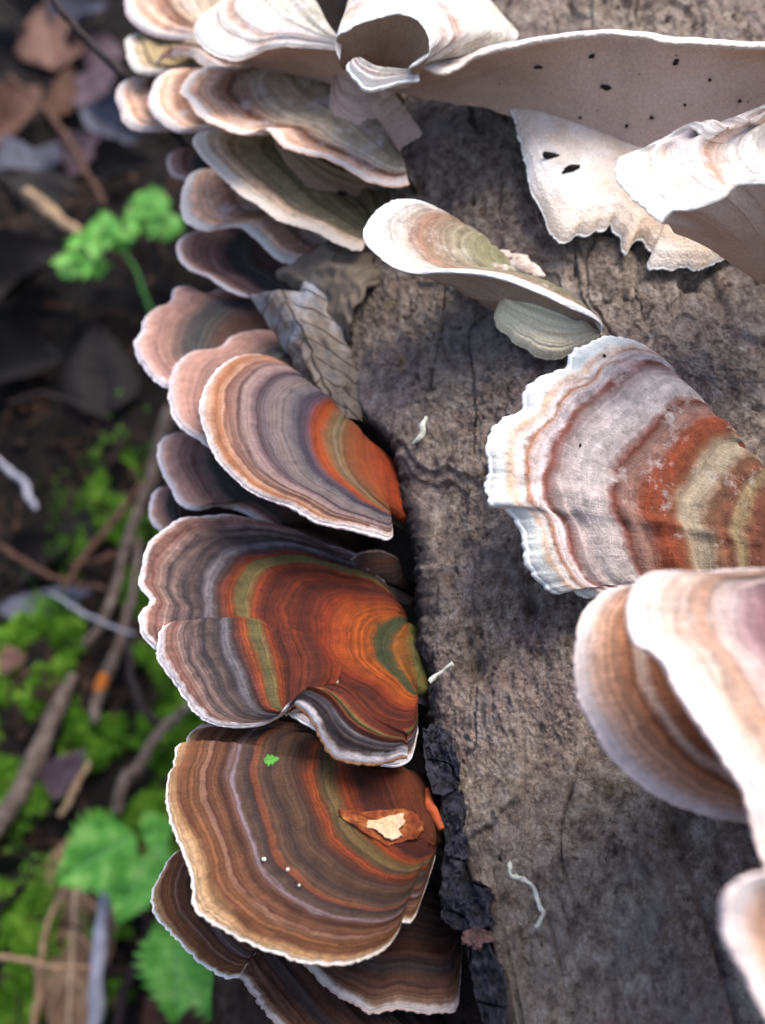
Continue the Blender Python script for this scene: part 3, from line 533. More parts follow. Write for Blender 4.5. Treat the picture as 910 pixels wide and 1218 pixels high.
# ------------------------------------------------------------------ bits lying on the log
def frames(P):
    t = np.gradient(P, axis=0); t /= np.linalg.norm(t, axis=1)[:, None] + 1e-9
    a = np.array([.3, -.5, .8]); A = np.cross(t, a); A /= np.linalg.norm(A, axis=1)[:, None] + 1e-9
    return t, A, np.cross(t, A)
def tube(name, P, rad, mat, parent=None, n=12, rough=.12, seed=0, m=90, freq=1.2):
    """P in world coordinates"""
    P = np.array(P, float); e = np.vstack([2 * P[0] - P[1], P, 2 * P[-1] - P[-2]]); out = []
    for i in range(1, len(e) - 2):
        t = np.linspace(0, 1, 16, endpoint=False)[:, None]; a, b_, c, d = e[i - 1], e[i], e[i + 1], e[i + 2]
        out.append(.5 * ((2 * b_) + (-a + c) * t + (2 * a - 5 * b_ + 4 * c - d) * t ** 2 + (-a + 3 * b_ - 3 * c + d) * t ** 3))
    Q = np.vstack(out + [P[-1:]]); L = np.r_[0, np.cumsum(np.linalg.norm(np.diff(Q, axis=0), axis=1))]
    t = np.linspace(0, L[-1], m); Q = np.stack([np.interp(t, L, Q[:, k]) for k in range(3)], -1)
    r = np.interp(np.linspace(0, 1, m), np.linspace(0, 1, len(rad)), rad)
    Q = Q + (r * .5)[:, None] * np.stack([noise(t * freq / r.mean() * .2, t * 0, seed=seed + k) for k in range(3)], -1)
    T, A, B = frames(Q); th = np.linspace(0, 2 * math.pi, n, endpoint=False)
    rr = r[:, None] * (1 + rough * 2 * noise(np.cos(th)[None] * 1.3 + t[:, None] / r.mean() * .35, np.sin(th)[None] * 1.3 + 0 * t[:, None], seed=seed + 5))
    rr = rr * np.where((np.arange(m) == 0) | (np.arange(m) == m - 1), .05, 1)[:, None]
    G = Q[:, None] + A[:, None] * (np.cos(th)[None] * rr)[..., None] + B[:, None] * (np.sin(th)[None] * rr)[..., None]
    return mesh_grid(name, G.transpose(1, 0, 2), mat=mat, parent=parent, closeu=True, flip=True)
def onlog(px, py, lift=0.0):
    t, th, s, p = hitlog(px, py, RB + .12 + lift); return towrd(p)
def simple_mat(name, hexs, sc1=3, rough=.75, bump=.3, stretch=(1, 1, 1), spec=.3):
    b = NB(name); o1 = b.obj(stretch); g = b.noise(o1, sc1, 5, .65)
    st = [(.28 + .45 * i / max(1, len(hexs) - 1), rgb(h)) for i, h in enumerate(hexs)]
    col = b.ramp(g, st); b.b.inputs['Specular IOR Level'].default_value = spec
    return b.done(col, b.bump(b.noise(o1, sc1 * 5, 4, .7), bump, .05), rough)
M_THREAD = simple_mat('white_thread', ['9a9a86', 'e6e6da'], 7)
for label, pts, rad in (('short white thread stuck on the bark right of the orange centred fan', [(507, 495), (504, 508), (500, 520), (491, 528)], [.02, .045, .04, .015]),
                        ('thin white thread with knotted ends beside the orange hearted bracket', [(539, 789), (530, 796), (522, 801), (512, 811)], [.035, .018, .022, .04]),
                        ('crooked white thread lying on the bark low in the picture', [(607, 1024), (607, 1040), (622, 1047), (634, 1055), (640, 1070), (646, 1085), (642, 1096), (637, 1103)], [.02, .024, .03, .018, .026, .022, .026])):
    P = [onlog(x, y, .16) for x, y in pts]
    tag(tube('fungal_thread', P, rad, M_THREAD, n=10, rough=.3, seed=len(pts)), label, 'thread', 'white threads on the bark')
# loose bark flakes along the crack
def slab(name, outline, thick, mat, lift=.0, parent=None, seed=0, dfun=None, n=26, warp=.08, tilt=(0, 0)):
    """irregular plate: image outline laid on the log, real thickness, rough face"""
    o = resample(list(outline) + [outline[0]], 97, smooth=False)[:-1]; c = o.mean(0); rings = np.linspace(0, 1, n)
    rag = 1 + .16 * fbm(np.arange(96) * .3, np.zeros(96), seed=seed + 50, o=4, g=.7)
    rag[-4:] = rag[-4:] * .5 + rag[0] * .5
    G = c + (o - c)[:, None] * rings[None, :, None] * rag[:, None, None]
    Pq = np.zeros(G.shape[:2] + (3,))
    for i in range(G.shape[0]):
        for j in range(n):
            if dfun: Pq[i, j] = ray(G[i, j]) * dfun(*G[i, j])
            else: Pq[i, j] = hitlog(G[i, j, 0], G[i, j, 1], RB + lift)[3]
    r = ray(c); r = r / np.linalg.norm(r)
    hh = warp * (fbm(Pq[..., 0] * 2.6, Pq[..., 1] * 1.8, Pq[..., 2] * 2, seed=seed, o=5, g=.62) + .9 * np.abs(fbm(Pq[..., 0] * 4, Pq[..., 1] * 2.2, Pq[..., 2] * 2, seed=seed + 8, o=5, g=.65)) - .5 * sst(.06, 0, np.abs(noise(Pq[..., 0] * 1.5, Pq[..., 1] * 3.5, seed=seed + 12)))) + thick * .5 + tilt[0] * (G[..., 0] - c[0]) / 40 + tilt[1] * (G[..., 1] - c[1]) / 40
    T = Pq - r * hh[..., None]; Bm = T[:, ::-1] + r * thick * 1.2
    e1 = T[:, -1:] + (T[:, -1:] - T[:, -2:-1]) * .6 + r * thick * .5
    A = np.concatenate([T, e1, Bm], 1)
    return mesh_grid(name, towrd(A), np.stack([A[..., 0], A[..., 1]], -1), mat=mat, parent=parent, closeu=True)
M_CHIP = simple_mat('blue_black_bark', ['0c0b0e', '1c1a22', '302f40', '5c565c'], 6, .38, 1.0, spec=.5)
M_CHIPB = simple_mat('brown_flake', ['3a2824', '6a4c46', '8c6c66'], 5, .7, .8, (1, 1, 1))
chips = [('blue black bark flake at the crack beside the torn end of the orange hearted bracket', [(503, 868), (512, 862), (524, 866), (538, 874), (541, 892), (548, 915), (546, 935), (528, 946), (514, 944), (508, 922), (505, 898)], 0, .16),
         ('long narrow dark bark flake below the blue black one at the crack', [(524, 944), (545, 938), (556, 960), (552, 985), (558, 1010), (552, 1040), (545, 1060), (528, 1062), (526, 1030), (530, 1000), (524, 970)], 1, .14),
         ('broad dark bark flake with a torn right side, low on the crack', [(526, 1050), (540, 1040), (556, 1046), (572, 1050), (590, 1066), (580, 1080), (588, 1096), (570, 1104), (552, 1112), (538, 1104), (526, 1092), (524, 1070)], 2, .16),
         ('dark glossy bark flake with a green speck at the bottom of the crack', [(556, 1120), (566, 1108), (582, 1128), (598, 1150), (603, 1185), (600, 1225), (585, 1245), (574, 1215), (564, 1180), (558, 1150)], 3, .16)]
for lab, ol, k, th in chips:
    tag(slab('bark_flake', ol, th, M_CHIP, .10, seed=700 + k, warp=.30, n=40), lab, 'bark flake', 'dark bark flakes along the crack')
tag(slab('brown_flake', [(550, 1108), (566, 1103), (586, 1110), (588, 1120), (574, 1122), (572, 1131), (560, 1126), (549, 1122)], .05, M_CHIPB, .25, seed=720, warp=.10, tilt=(.1, -.1)), 'small reddish brown dry flake hanging off the broad dark flake', 'flake')
M_NEEDLE = simple_mat('rust_needle', ['8a3a1c', 'b4562c'], 6)
tag(tube('conifer_needle', [onlog(508, 938, .0), onlog(514, 960, .12), onlog(524, 986, .16)], [.03, .07, .04], M_NEEDLE, seed=3), 'rust orange needle wedged in the crack right of the torn scar', 'needle')
# torn white flesh on the scarred cap and little crumbs
def capd(k, px, py):
    """distance of a point on a finished sheet (nearest sample)"""
    T = k; q = np.stack([T[..., 0] / T[..., 2] * F + 455, -T[..., 1] / T[..., 2] * F + 609], -1)
    d = ((q - np.array([px, py])) ** 2).sum(-1); i = np.unravel_index(d.argmin(), d.shape); return T[i][2]
T1 = r1[0]
pr = lambda x, y: capd(T1, x, y) - .02
M_TORN = simple_mat('torn_orange_flesh', ['54200e', '7e3a18', 'b0743e'], 6, .7, .8)
slab('torn_skin', [(404, 962), (430, 966), (455, 964), (480, 962), (496, 968), (504, 986), (494, 996), (478, 1002), (462, 1006), (450, 998), (430, 988), (405, 970)], .03, M_TORN, seed=740, dfun=pr, parent=b1, warp=.05, n=14)
slab('torn_scar', [(434, 974), (448, 976), (462, 970), (478, 968), (482, 978), (474, 986), (478, 994), (466, 1000), (456, 994), (446, 986), (436, 984)], .05, M_FLESH, seed=741, dfun=lambda x, y: pr(x, y) - .04, parent=b1, warp=.06, n=14)
M_CRUMB = simple_mat('white_crumb', ['c8c0b4', 'f0ece4'], 8)
T2 = r2[0]
def blob(name, c, r, mat, parent=None, seed=0, sq=(1, 1, 1)):
    u = np.linspace(0, 2 * math.pi, 14, endpoint=False); v = np.linspace(.02, math.pi - .02, 9); U, V = np.meshgrid(u, v, indexing='ij')
    X = np.stack([np.sin(V) * np.cos(U) * sq[0], np.sin(V) * np.sin(U) * sq[1], np.cos(V) * sq[2]], -1)
    X = X * (r * (1 + .38 * noise(X[..., 0] / max(sq[0], .01) * 1.4 + seed, X[..., 1] * 1.7, X[..., 2] / max(sq[2], .01) * 1.4, seed=seed)))[..., None]
    return mesh_grid(name, X + c, mat=mat, parent=parent, closeu=True)
for k, (lab, T, x, y, r) in enumerate((('tiny white crumb on the grey band of the scarred cap, left one', T1, 314, 1022, .024), ('tiny white crumb on the scarred cap, nearer its centre', T1, 342, 1034, .02),
                         ('tiny white crumb on the scarred cap, lowest of three', T1, 356, 1053, .016), ('tiny white crumb on the dark red part of the orange hearted cap', T2, 371, 778, .026))):
    p = towrd(ray(np.array([x, y])) * (capd(T, x, y) - .03)); tag(blob('crumb', p, r, M_CRUMB, seed=k), lab, 'crumb', 'white crumbs on the caps')
b = NB('green_leaf'); o1 = b.obj(); uv = b.n('ShaderNodeUVMap', uv_map='zone').outputs[0]; sx = b.n('ShaderNodeSeparateXYZ'); b.l(uv, sx.inputs[0])
g = b.noise(o1, 1.2, 4); col = b.ramp(g, [(.3, rgb('3a7c26')), (.5, rgb('62a840')), (.7, rgb('98cc6c'))])
vv = b.math('ABSOLUTE', sx.outputs[1]); ph = b.math('SUBTRACT', b.math('MULTIPLY', sx.outputs[0], 7.0), b.math('MULTIPLY', vv, 2.6))
vein = b.math('ABSOLUTE', b.math('SUBTRACT', b.math('FRACT', ph), .5)); midr = b.mr(vv, .07, .02, 0, 1)
vm = b.math('MAXIMUM', b.mr(vein, .10, .02, 0, .6), midr)
col = b.mix(b.math('MULTIPLY', vm, .6), col, rgb('86c878')); b.b.inputs['Transmission Weight'].default_value = 0
M_GREEN = b.done(col, b.bump(b.math('MULTIPLY', vm, -1), .7, .15), .5)
def leaf(name, base, tip, nrm, width, mat, parent=None, serr=.10, teeth=9, cup=.15, droop=.15, shape=1.0, nu=70, nv=25, seed=0, curl=0.0, lobes=0):
    base, tip, nrm = [np.array(v, float) for v in (base, tip, nrm)]
    ax = tip - base; L = np.linalg.norm(ax); ax /= L; sd = np.cross(nrm, ax); sd /= np.linalg.norm(sd); n_ = np.cross(ax, sd)
    t = np.linspace(0, 1, nu); s = np.linspace(-1, 1, nv); Tt, Ss = np.meshgrid(t, s, indexing='ij')
    wd = width * np.sin(np.pi * np.clip(t, .004, .996) ** (.68 * shape)) ** 1.05
    saw = 1 + serr * (2 * np.abs(((t * teeth) % 1)) - 1) * -1
    if lobes: saw = saw * (1 - .35 * (np.abs(np.sin(t * math.pi * lobes)) < .35))
    wd = wd * saw
    X = base + ax * (Tt * L)[..., None] + sd * (Ss * wd[:, None])[..., None]
    z = cup * np.abs(Ss) * wd[:, None] - droop * L * Tt ** 2 + curl * L * (Ss * wd[:, None] / max(width, 1e-3)) ** 2
    z = z + .03 * L * noise(Tt * 3.1, Ss * 1.6, seed=seed) + .004 * L * np.sin(Tt * 7 * 2 * math.pi - np.abs(Ss) * 4)
    return mesh_grid(name, X + n_ * z[..., None], np.stack([Tt, Ss], -1), mat=mat, parent=parent)
tag(leaf('moss_sprig', towrd(ray(np.array([314., 905])) * (capd(T1, 318, 935) - .25)), towrd(ray(np.array([332., 902])) * (capd(T1, 330, 935) - .3)), (0, -.5, 1), .06, M_GREEN, serr=.4, teeth=4, nu=20, nv=7), 'tiny green sprig on the upper fold of the scarred cap', 'sprig')
# the weathered leaf plastered on the bark
b = NB('weathered_leaf'); o1 = b.obj(); uv = b.n('ShaderNodeUVMap', uv_map='zone').outputs[0]; sx = b.n('ShaderNodeSeparateXYZ'); b.l(uv, sx.inputs[0])
g = b.noise(o1, 1.3, 5, .6); col = b.ramp(g, [(.3, rgb('5c5046')), (.5, rgb('7c7066')), (.68, rgb('98989c'))])
vv = b.math('ABSOLUTE', sx.outputs[1]); ph = b.math('SUBTRACT', b.math('MULTIPLY', sx.outputs[0], 7.0), b.math('MULTIPLY', vv, 1.6))
vein = b.math('ABSOLUTE', b.math('SUBTRACT', b.math('FRACT', ph), .5)); vm = b.math('MAXIMUM', b.mr(vein, .09, .0, 0, .8), b.mr(vv, .08, .02, 0, 1))
col = b.mix(b.math('MULTIPLY', vm, .35), col, rgb('5a4636')); col = b.mix(b.mr(b.noise(o1, 2.8, 4, .6), .66, .72, 0, .9), col, rgb('2c221c'))
M_WEATH = b.done(col, b.bump(b.math('ADD', vm, b.noise(o1, 8, 5)), .8, .08), .6)
def fitted(name, quad, mat, nu=60, nv=40, seed=0, bulge=.15):
    (a, da), (b_, db), (c, dc), (d, dd) = quad
    t, s = np.meshgrid(np.linspace(0, 1, nu), np.linspace(0, 1, nv), indexing='ij')
    A, B, Cc, Dd = [ray(np.array(p, float)) * q for p, q in quad]
    P = A * ((1 - t) * (1 - s))[..., None] + B * (t * (1 - s))[..., None] + Cc * (t * s)[..., None] + Dd * ((1 - t) * s)[..., None]
    nn = np.cross(B - A, Dd - A); nn /= np.linalg.norm(nn); nn = nn if nn[2] < 0 else -nn
    edge = 1 - (2 * s - 1) ** 2
    P = P + nn * (bulge * 4 * s * (1 - s) * 1.0 + .10 * noise(t * 3, s * 3, seed=seed) + .05 * noise(t * 9, s * 9, seed=seed + 1))[..., None]
    side = (B - A) / np.linalg.norm(B - A)
    P = P + (Dd - A) / np.linalg.norm(Dd - A) * (.10 * noise(t * 6, s * 0, seed=seed + 2) * (2 * np.abs(s - .5)) + .04 * noise(t * 17, s * 0, seed=seed + 3))[..., None]
    P = P + side * (.12 * noise(s * 5, t * 0, seed=seed + 4) * (2 * np.abs(t - .5)))[..., None]
    T = np.concatenate([P, P[:, ::-1] - nn * .05], 1)
    uv = np.stack([t, 2 * s - 1], -1); uv = np.concatenate([uv, uv[:, ::-1]], 1)
    return mesh_grid(name, towrd(T).transpose(1, 0, 2), uv.transpose(1, 0, 2), mat=mat, closeu=True, flip=True)
ld = lambda x, y, l=.25: D(x, y) - l
tag(fitted('dead_leaf', [((298, 354), 17.0), ((394, 512), ld(400, 505, .02)), ((438, 508), ld(438, 506, .12)), ((396, 345), ld(410, 375, .3))], M_WEATH, seed=3, bulge=.25), 'grey weathered leaf with dark veins plastered on the bark above the orange centred fan', 'dead leaf')
tag(fitted('dead_leaf', [((335, 330), 16.9), ((418, 418), ld(418, 418, .35)), ((452, 330), ld(450, 330, .3)), ((425, 285), ld(430, 290, .5))], simple_mat('tan_sheet', ['4c4238', '6c6054', '7c746a'], 1.4, .7, .4), seed=13, bulge=.3), 'smooth tan leaf piece just above the grey weathered leaf', 'dead leaf')
# ------------------------------------------------------------------ the slope behind
SL = math.tan(R(18))
def gz0(X, Y): return -2.9 + SL * Y
def gz(X, Y):
    near = np.exp(-((np.asarray(X) / 160) ** 2 + ((np.asarray(Y) - 40) / 200) ** 2))
    return gz0(X, Y) + near * (2.6 * fbm(X * .06, Y * .06, seed=401, o=3) + .9 * fbm(X * .3, Y * .3, seed=402, o=3) + .25 * fbm(X * 1.4, Y * 1.4, seed=403, o=3)) \
        + (1 - near) * 60 * fbm(X * .002, Y * .002, seed=404, o=3)
def gd(px, py, h=0.0):
    r = ray(np.array([float(px), float(py)])); dw = np.array([r[0], r[1] * sp_ + r[2] * cp_, r[1] * cp_ - r[2] * sp_])
    t = 30.0
    for _ in range(40):
        p = np.array([0, 0, CAMH]) + dw * t; g = float(gz(np.array(p[0]), np.array(p[1]))) + h
        t += (p[2] - g) / -(dw[2] - SL * dw[1]) * .8
    return np.array([0, 0, CAMH]) + dw * t
def nonuni(c, a, far, n1, n2):
    k = np.linspace(0, 1, n2)[1:]; ext = a + (far - a) * k ** 3.2
    return np.concatenate([c - ext[::-1], np.linspace(c - a, c + a, n1), c + ext])
gx = nonuni(0, 34, 6000, 260, 40); gy = nonuni(42, 42, 6000, 300, 40)
GX, GY = np.meshgrid(gx, gy, indexing='ij')
b = NB('forest_soil'); o1 = b.obj(); g = b.noise(o1, .5, 6, .7)
col = b.ramp(g, [(.3, rgb('070606')), (.5, rgb('130f0e')), (.62, rgb('241b17')), (.75, rgb('3c302a'))])
M_SOIL = b.done(col, b.bump(b.noise(o1, 2.5, 6, .7), 1, .3), .9)
tag(mesh_grid('ground', np.stack([GX, GY, gz(GX, GY)], -1), mat=M_SOIL), 'dark forest soil rising behind the log', None, None, 'structure')
# moss
def moss_cloud(name, label, regions, n, hexs, size=(.25, .6), hgt=.9, seed=0):
    r_ = np.random.default_rng(seed); V = []; Fc = []
    tot = sum(w_ for *_, w_ in regions)
    for (cx, cy, rx, ry, w_) in regions:
        c = gd(cx, cy); dx = gd(cx + 10, cy) - c; dy = gd(cx, cy + 10) - c
        k = int(n * w_ / tot); a = r_.normal(size=(k, 2)) * .55
        P = c[None, :2] + a[:, :1] * rx / 10 * dx[None, :2] + a[:, 1:] * ry / 10 * dy[None, :2]
        mask = fbm(P[:, 0] * .45, P[:, 1] * .45, seed=seed + 9, o=4) > -.10; P = P[mask]; k = len(P)
        cl = fbm(P[:, 0] * .5, P[:, 1] * .5, seed=seed + 19, o=3)
        z = gz(P[:, 0], P[:, 1]) + (cl + .25 + .5 * fbm(P[:, 0] * 1.6, P[:, 1] * 1.6, seed=seed + 29, o=3)) * hgt * 1.5 + r_.random(k) * .25
        B = np.column_stack([P, z])
        dirv = r_.normal(size=(k, 3)); dirv[:, 2] = np.abs(dirv[:, 2]) + .5; dirv /= np.linalg.norm(dirv, axis=1)[:, None]
        sdv = np.cross(dirv, r_.normal(size=(k, 3))); sdv /= np.linalg.norm(sdv, axis=1)[:, None]
        sz = r_.uniform(*size, size=(k, 1)); i0 = len(V) and sum(len(v) for v in V)
        T3 = np.stack([B - sdv * sz * .22, B + sdv * sz * .22, B + dirv * sz], 1).reshape(-1, 3)
        V.append(T3)
    V = np.vstack(V); nt_ = len(V) // 3; me = bpy.data.meshes.new(name)
    me.vertices.add(len(V)); me.vertices.foreach_set('co', V.reshape(-1).astype(np.float32)); me.loops.add(len(V)); me.loops.foreach_set('vertex_index', np.arange(len(V), dtype=np.int32))
    me.polygons.add(nt_); me.polygons.foreach_set('loop_start', np.arange(nt_, dtype=np.int32) * 3); me.update(calc_edges=True)
    b = NB(name + '_green'); o1 = b.obj(); g = b.noise(o1, .7, 4, .6)
    m_ = b.done(b.ramp(g, [(.3, rgb(hexs[0])), (.5, rgb(hexs[1])), (.7, rgb(hexs[2]))]), None, .8)
    return tag(link(name, me, m_, None), label, None, None, 'stuff')
moss_cloud('moss', 'bright green moss on the forest floor left of the log', [(60, 800, 110, 90, 5), (20, 880, 90, 90, 3), (120, 900, 90, 70, 3), (180, 800, 60, 110, 4), (200, 900, 50, 60, 2), (20, 1150, 50, 90, 3), (170, 1120, 60, 80, 1.6), (110, 590, 40, 30, .15), (150, 660, 60, 40, .8), (150, 950, 60, 40, 1.0), (150, 560, 30, 20, .1)],
           170000, ['426c1c', '6ea02e', 'a8cc56'], size=(.14, .34), seed=5)
# dead leaves
def litter_mat(name, a, c): return simple_mat(name, [a, c], .9, .7, .5)
M_DL = [litter_mat('leaf_rose', '4e3630', '7c5c50'), litter_mat('leaf_rust', '3a241a', '5e3e2e'), litter_mat('leaf_blue', '34343e', '666676'), litter_mat('leaf_mauve', '40323a', '6a5860'), litter_mat('leaf_dark_shade_tint', '0d0a0a', '1a1414')]  # last one: colour lowered to paint in the deep shade at mid left
def dead(px, py, ang, L, wd, k, label, h=1.0, tilt=.3, seed=0):
    c = gd(px, py, h); a = R(ang); dz = np.array([math.cos(a), math.sin(a) * .8, SL * math.sin(a) + tilt * .3])
    n = np.array([.3 * math.sin(seed), -.45 + .2 * math.cos(seed * 2), 1])
    o = leaf('dead_leaf', c - dz * L / 2, c + dz * L / 2, n, wd, M_DL[k], serr=.05, teeth=6, cup=.35, droop=-.12, curl=.3 if seed % 2 else -.15, seed=seed, nu=36, nv=15)
    return tag(o, label, 'dead leaf', 'dead leaves on the slope')
dl = [(60, 45, 100, 6.5, 2.3, 0, 'large rosy brown curled dead leaf at top left'), (22, 140, 60, 5.5, 1.9, 0, 'rosy dead leaf at the left border below the large curled one'), (75, 110, 80, 4.5, 1.0, 1, 'narrow rust brown dead leaf hanging below the large curled one'),
      (15, 20, 140, 6, 1.8, 4, 'dark dead leaf in the top left corner'), (112, 100, 30, 5, 1.7, 3, 'mauve dead leaf between the twig and the rosy leaf'), (130, 150, 150, 4.5, 1.6, 2, 'bluish wet dead leaf just under the thin dark twig'),
      (60, 185, 10, 5, 1.4, 2, 'bluish grey dead leaf lying across left, below the rosy ones'), (105, 185, 60, 3.8, 1.3, 3, 'mauve dead leaf right of the bluish grey one'), (20, 190, 120, 4, 1.4, 2, 'slate blue leaf at the left border'),
      (100, 30, 45, 5, 1.6, 2, 'grey blue dead leaf right of the large curled one at the top'), (120, 60, 110, 4, 1.4, 3, 'mauve leaf half under the start of the thin dark twig'), (150, 205, 20, 4, 1.5, 4, 'dark leaf above the clover like seedling'),
      (45, 225, 160, 5, 1.6, 4, 'dark leaf beside the pale broken stick'), (40, 330, 40, 6, 2.0, 4, 'dark leaf with shade put into its colour at the left border'), (120, 440, 100, 6, 2.0, 4, 'dark leaf with deep shade put into its colour midway down at left'), (30, 440, 10, 5, 2, 4, 'dark leaf near the left border with deep shade put into its colour'),
      (60, 715, 5, 5.0, .9, 2, 'flat bluish grey strip of leaf above the moss at left'), (85, 920, 60, 2.6, .8, 3, 'small mauve leaf between the two thick sticks'), (10, 785, 0, 2, .7, 0, 'little pink leaf at the left border in the moss'), (60, 665, 40, 4, 1.3, 4, 'dark leaf above the bluish strip'),
      (230, 1195, 20, 4, 1.2, 1, 'rust leaf piece under the lowest bramble leaf'), (15, 1040, 30, 3, 1.0, 4, 'dark leaf at left border above the lower moss'), (90, 640, 70, 4, 1.2, 4, 'dark leaf beside the rust twig')]
for i, a in enumerate(dl): dead(*a, h=.8 + .25 * (i % 3), seed=i)
# large brown leaf lower left
b = NB('big_brown_leaf'); o1 = b.obj(); uv = b.n('ShaderNodeUVMap', uv_map='zone').outputs[0]; sx = b.n('ShaderNodeSeparateXYZ'); b.l(uv, sx.inputs[0])
g = b.noise(o1, .9, 5, .6); col = b.ramp(g, [(.3, rgb('523a2a')), (.5, rgb('7a5e48')), (.7, rgb('94785f'))])
vv = b.math('ABSOLUTE', sx.outputs[1]); ph = b.math('SUBTRACT', b.math('MULTIPLY', sx.outputs[0], 6.0), b.math('MULTIPLY', vv, 1.2))
vein = b.math('ABSOLUTE', b.math('SUBTRACT', b.math('FRACT', ph), .5)); col = b.mix(b.math('MAXIMUM', b.mr(vein, .05, .0, 0, .6), b.mr(vv, .06, .02, 0, .8)), col, rgb('cdb296'))
M_BIGLEAF = b.done(col, b.bump(b.noise(o1, 4, 5), .6, .1), .7)
tag(leaf('dead_leaf', gd(95, 985, .8), gd(80, 1290, 1.2), (0, -.4, 1), 1.75, M_BIGLEAF, serr=.03, teeth=5, cup=.12, droop=-.02, seed=77, nu=60, nv=25), 'big pale brown dead leaf with light veins, lower left corner', 'dead leaf')
# sticks and twigs
M_ST = {'grey': simple_mat('stick_grey', ['3e3432', '66584f', '8c7f7a'], 2.5, .8, .6), 'brown': simple_mat('stick_brown', ['3c2820', '6a4c40'], 2, .8, .6), 'dark': simple_mat('stick_dark', ['140e0e', '2e2222'], 2, .7, .5),
        'pale': simple_mat('stick_pale', ['8a7258', 'b89c80'], 2, .8, .4), 'straw': simple_mat('stick_straw', ['8c6c50', 'b8987a'], 3, .7, .3), 'white': simple_mat('stick_bluish', ['8a8894', 'b4b2be'], 2, .8, .4)}
def stick(label, pts, rad, mk, h=.8, seed=0, name='stick', orange=None):
    P = [gd(x, y, hh if not isinstance(h, (int, float)) else h) if True else None for (x, y), hh in zip(pts, h if not isinstance(h, (int, float)) else [h] * len(pts))]
    root = empty(name, label, name, tuple(P[0]), 'sticks and twigs on the slope')
    tube('shaft' if name == 'stick' else 'stem', P, rad, M_ST[mk], root, seed=seed, n=12, rough=.14)
    if orange: tube('orange_patch', [gd(*q, hh_ + .06) for q, hh_ in orange], [.25, .27, .25], simple_mat('orange_growth', ['a85a1c', 'c8782c'], 3), root, seed=seed + 2)
    return root
stick('thick grey mauve stick running up from the left border through the moss', [(-30, 1030), (10, 965), (45, 890), (75, 830), (90, 800)], [.42, .44, .4, .32, .2], 'grey', 1.5, 1)
stick('grey brown branch continuing upward beyond the thick stick toward the log', [(98, 770), (130, 720), (150, 650), (178, 570), (205, 480)], [.18, .24, .26, .3, .32], 'grey', [1.6, 2, 2.6, 3.5, 4.5], 2)
stick('middle stick with an orange patch standing in the moss', [(112, 862), (122, 810), (145, 760), (158, 700), (165, 640)], [.2, .26, .24, .17, .14], 'grey', [1.6, 1.7, 2, 2.4, 3], 3, orange=[((118, 822), 1.75), ((121, 812), 1.75), ((125, 802), 1.8)])
stick('thin dark curved twig hooking round below the fluted bracket', [(160, 690), (153, 770), (160, 820), (178, 855), (200, 860), (225, 840)], [.12, .16, .17, .2, .2, .15], 'dark', 2.2, 4, 'twig')
stick('forked pale grey stick from under the fluted bracket down to the bramble leaf', [(235, 830), (205, 858), (172, 895), (145, 935), (138, 970)], [.18, .22, .22, .26, .2], 'grey', [2.4, 2.2, 2, 2, 1.8], 5)
stick('long thin bluish stick lying along the big brown leaf', [(128, 1030), (124, 1090), (118, 1150), (108, 1230), (100, 1300)], [.2, .24, .26, .24, .2], 'white', 1.9, 6)
stick('dark twig beside the bluish stick under the green leaves', [(185, 1090), (168, 1130), (150, 1180), (140, 1240)], [.14, .2, .2, .16], 'dark', 1.8, 7, 'twig')
stick('pale straw crossing the big brown leaf at the left border', [(-20, 1135), (30, 1143), (70, 1150), (110, 1150)], [.08, .1, .1, .06], 'straw', 2.1, 8, 'twig')
stick('straw coloured stalk along the left side of the big brown leaf', [(38, 1240), (45, 1180), (55, 1110), (75, 1060), (80, 1030)], [.14, .15, .13, .1, .08], 'straw', 2.0, 9, 'twig')
stick('short pale splinter above the bramble leaf', [(72, 970), (88, 938), (106, 905)], [.1, .16, .08], 'pale', 1.7, 10, 'twig')
stick('pale bluish curved twig entering at the left border in the dark', [(-25, 530), (5, 552), (28, 578), (42, 606)], [.1, .14, .16, .14], 'white', 5, 11, 'twig')
stick('thin rust brown twig rising to the right in the shade', [(75, 700), (110, 650), (150, 600), (195, 550)], [.12, .16, .18, .16], 'brown', 3, 12, 'twig')
stick('brown twig slanting down from the left border above the moss', [(-20, 640), (15, 660), (60, 685), (125, 702)], [.14, .16, .14, .1], 'brown', 2.5, 13, 'twig')
stick('short horizontal brown twig below the rust brown one', [(85, 672), (120, 665), (165, 650)], [.14, .16, .14], 'brown', 2.2, 14, 'twig')
stick('broken pale stick pointing at the seedling, upper left', [(32, 226), (60, 250), (92, 280)], [.34, .36, .3], 'pale', 2.5, 15)
stick('thin mauve twig under the dark one in the upper left', [(10, 90), (50, 125), (90, 180), (125, 245)], [.16, .2, .2, .16], 'brown', 4, 16, 'twig')
stick('faint thin grey twig slanting over the moss', [(60, 705), (110, 735), (160, 755)], [.06, .08, .06], 'white', 2.5, 17, 'twig')
stick('dead brown twig in the black shade', [(10, 480), (60, 470), (130, 500)], [.14, .16, .12], 'dark', 2.2, 18, 'twig')
P = [towrd(ray(np.array(p, float)) * d) for p, d in (((50, -20), 22.5), ((95, 40), 22), ((150, 92), 21.5), ((185, 135), 21), ((222, 175), 20.8), ((250, 205), 20.6))]
root = empty('twig', 'thin dark twig with a knot hanging before the upper left brackets', 'twig', tuple(P[0]), 'sticks and twigs on the slope')
tube('stem', P, [.08, .09, .10, .09, .08, .07], M_ST['dark'], root, seed=21)
blob('knot', P[2], .17, M_ST['dark'], root, 5)
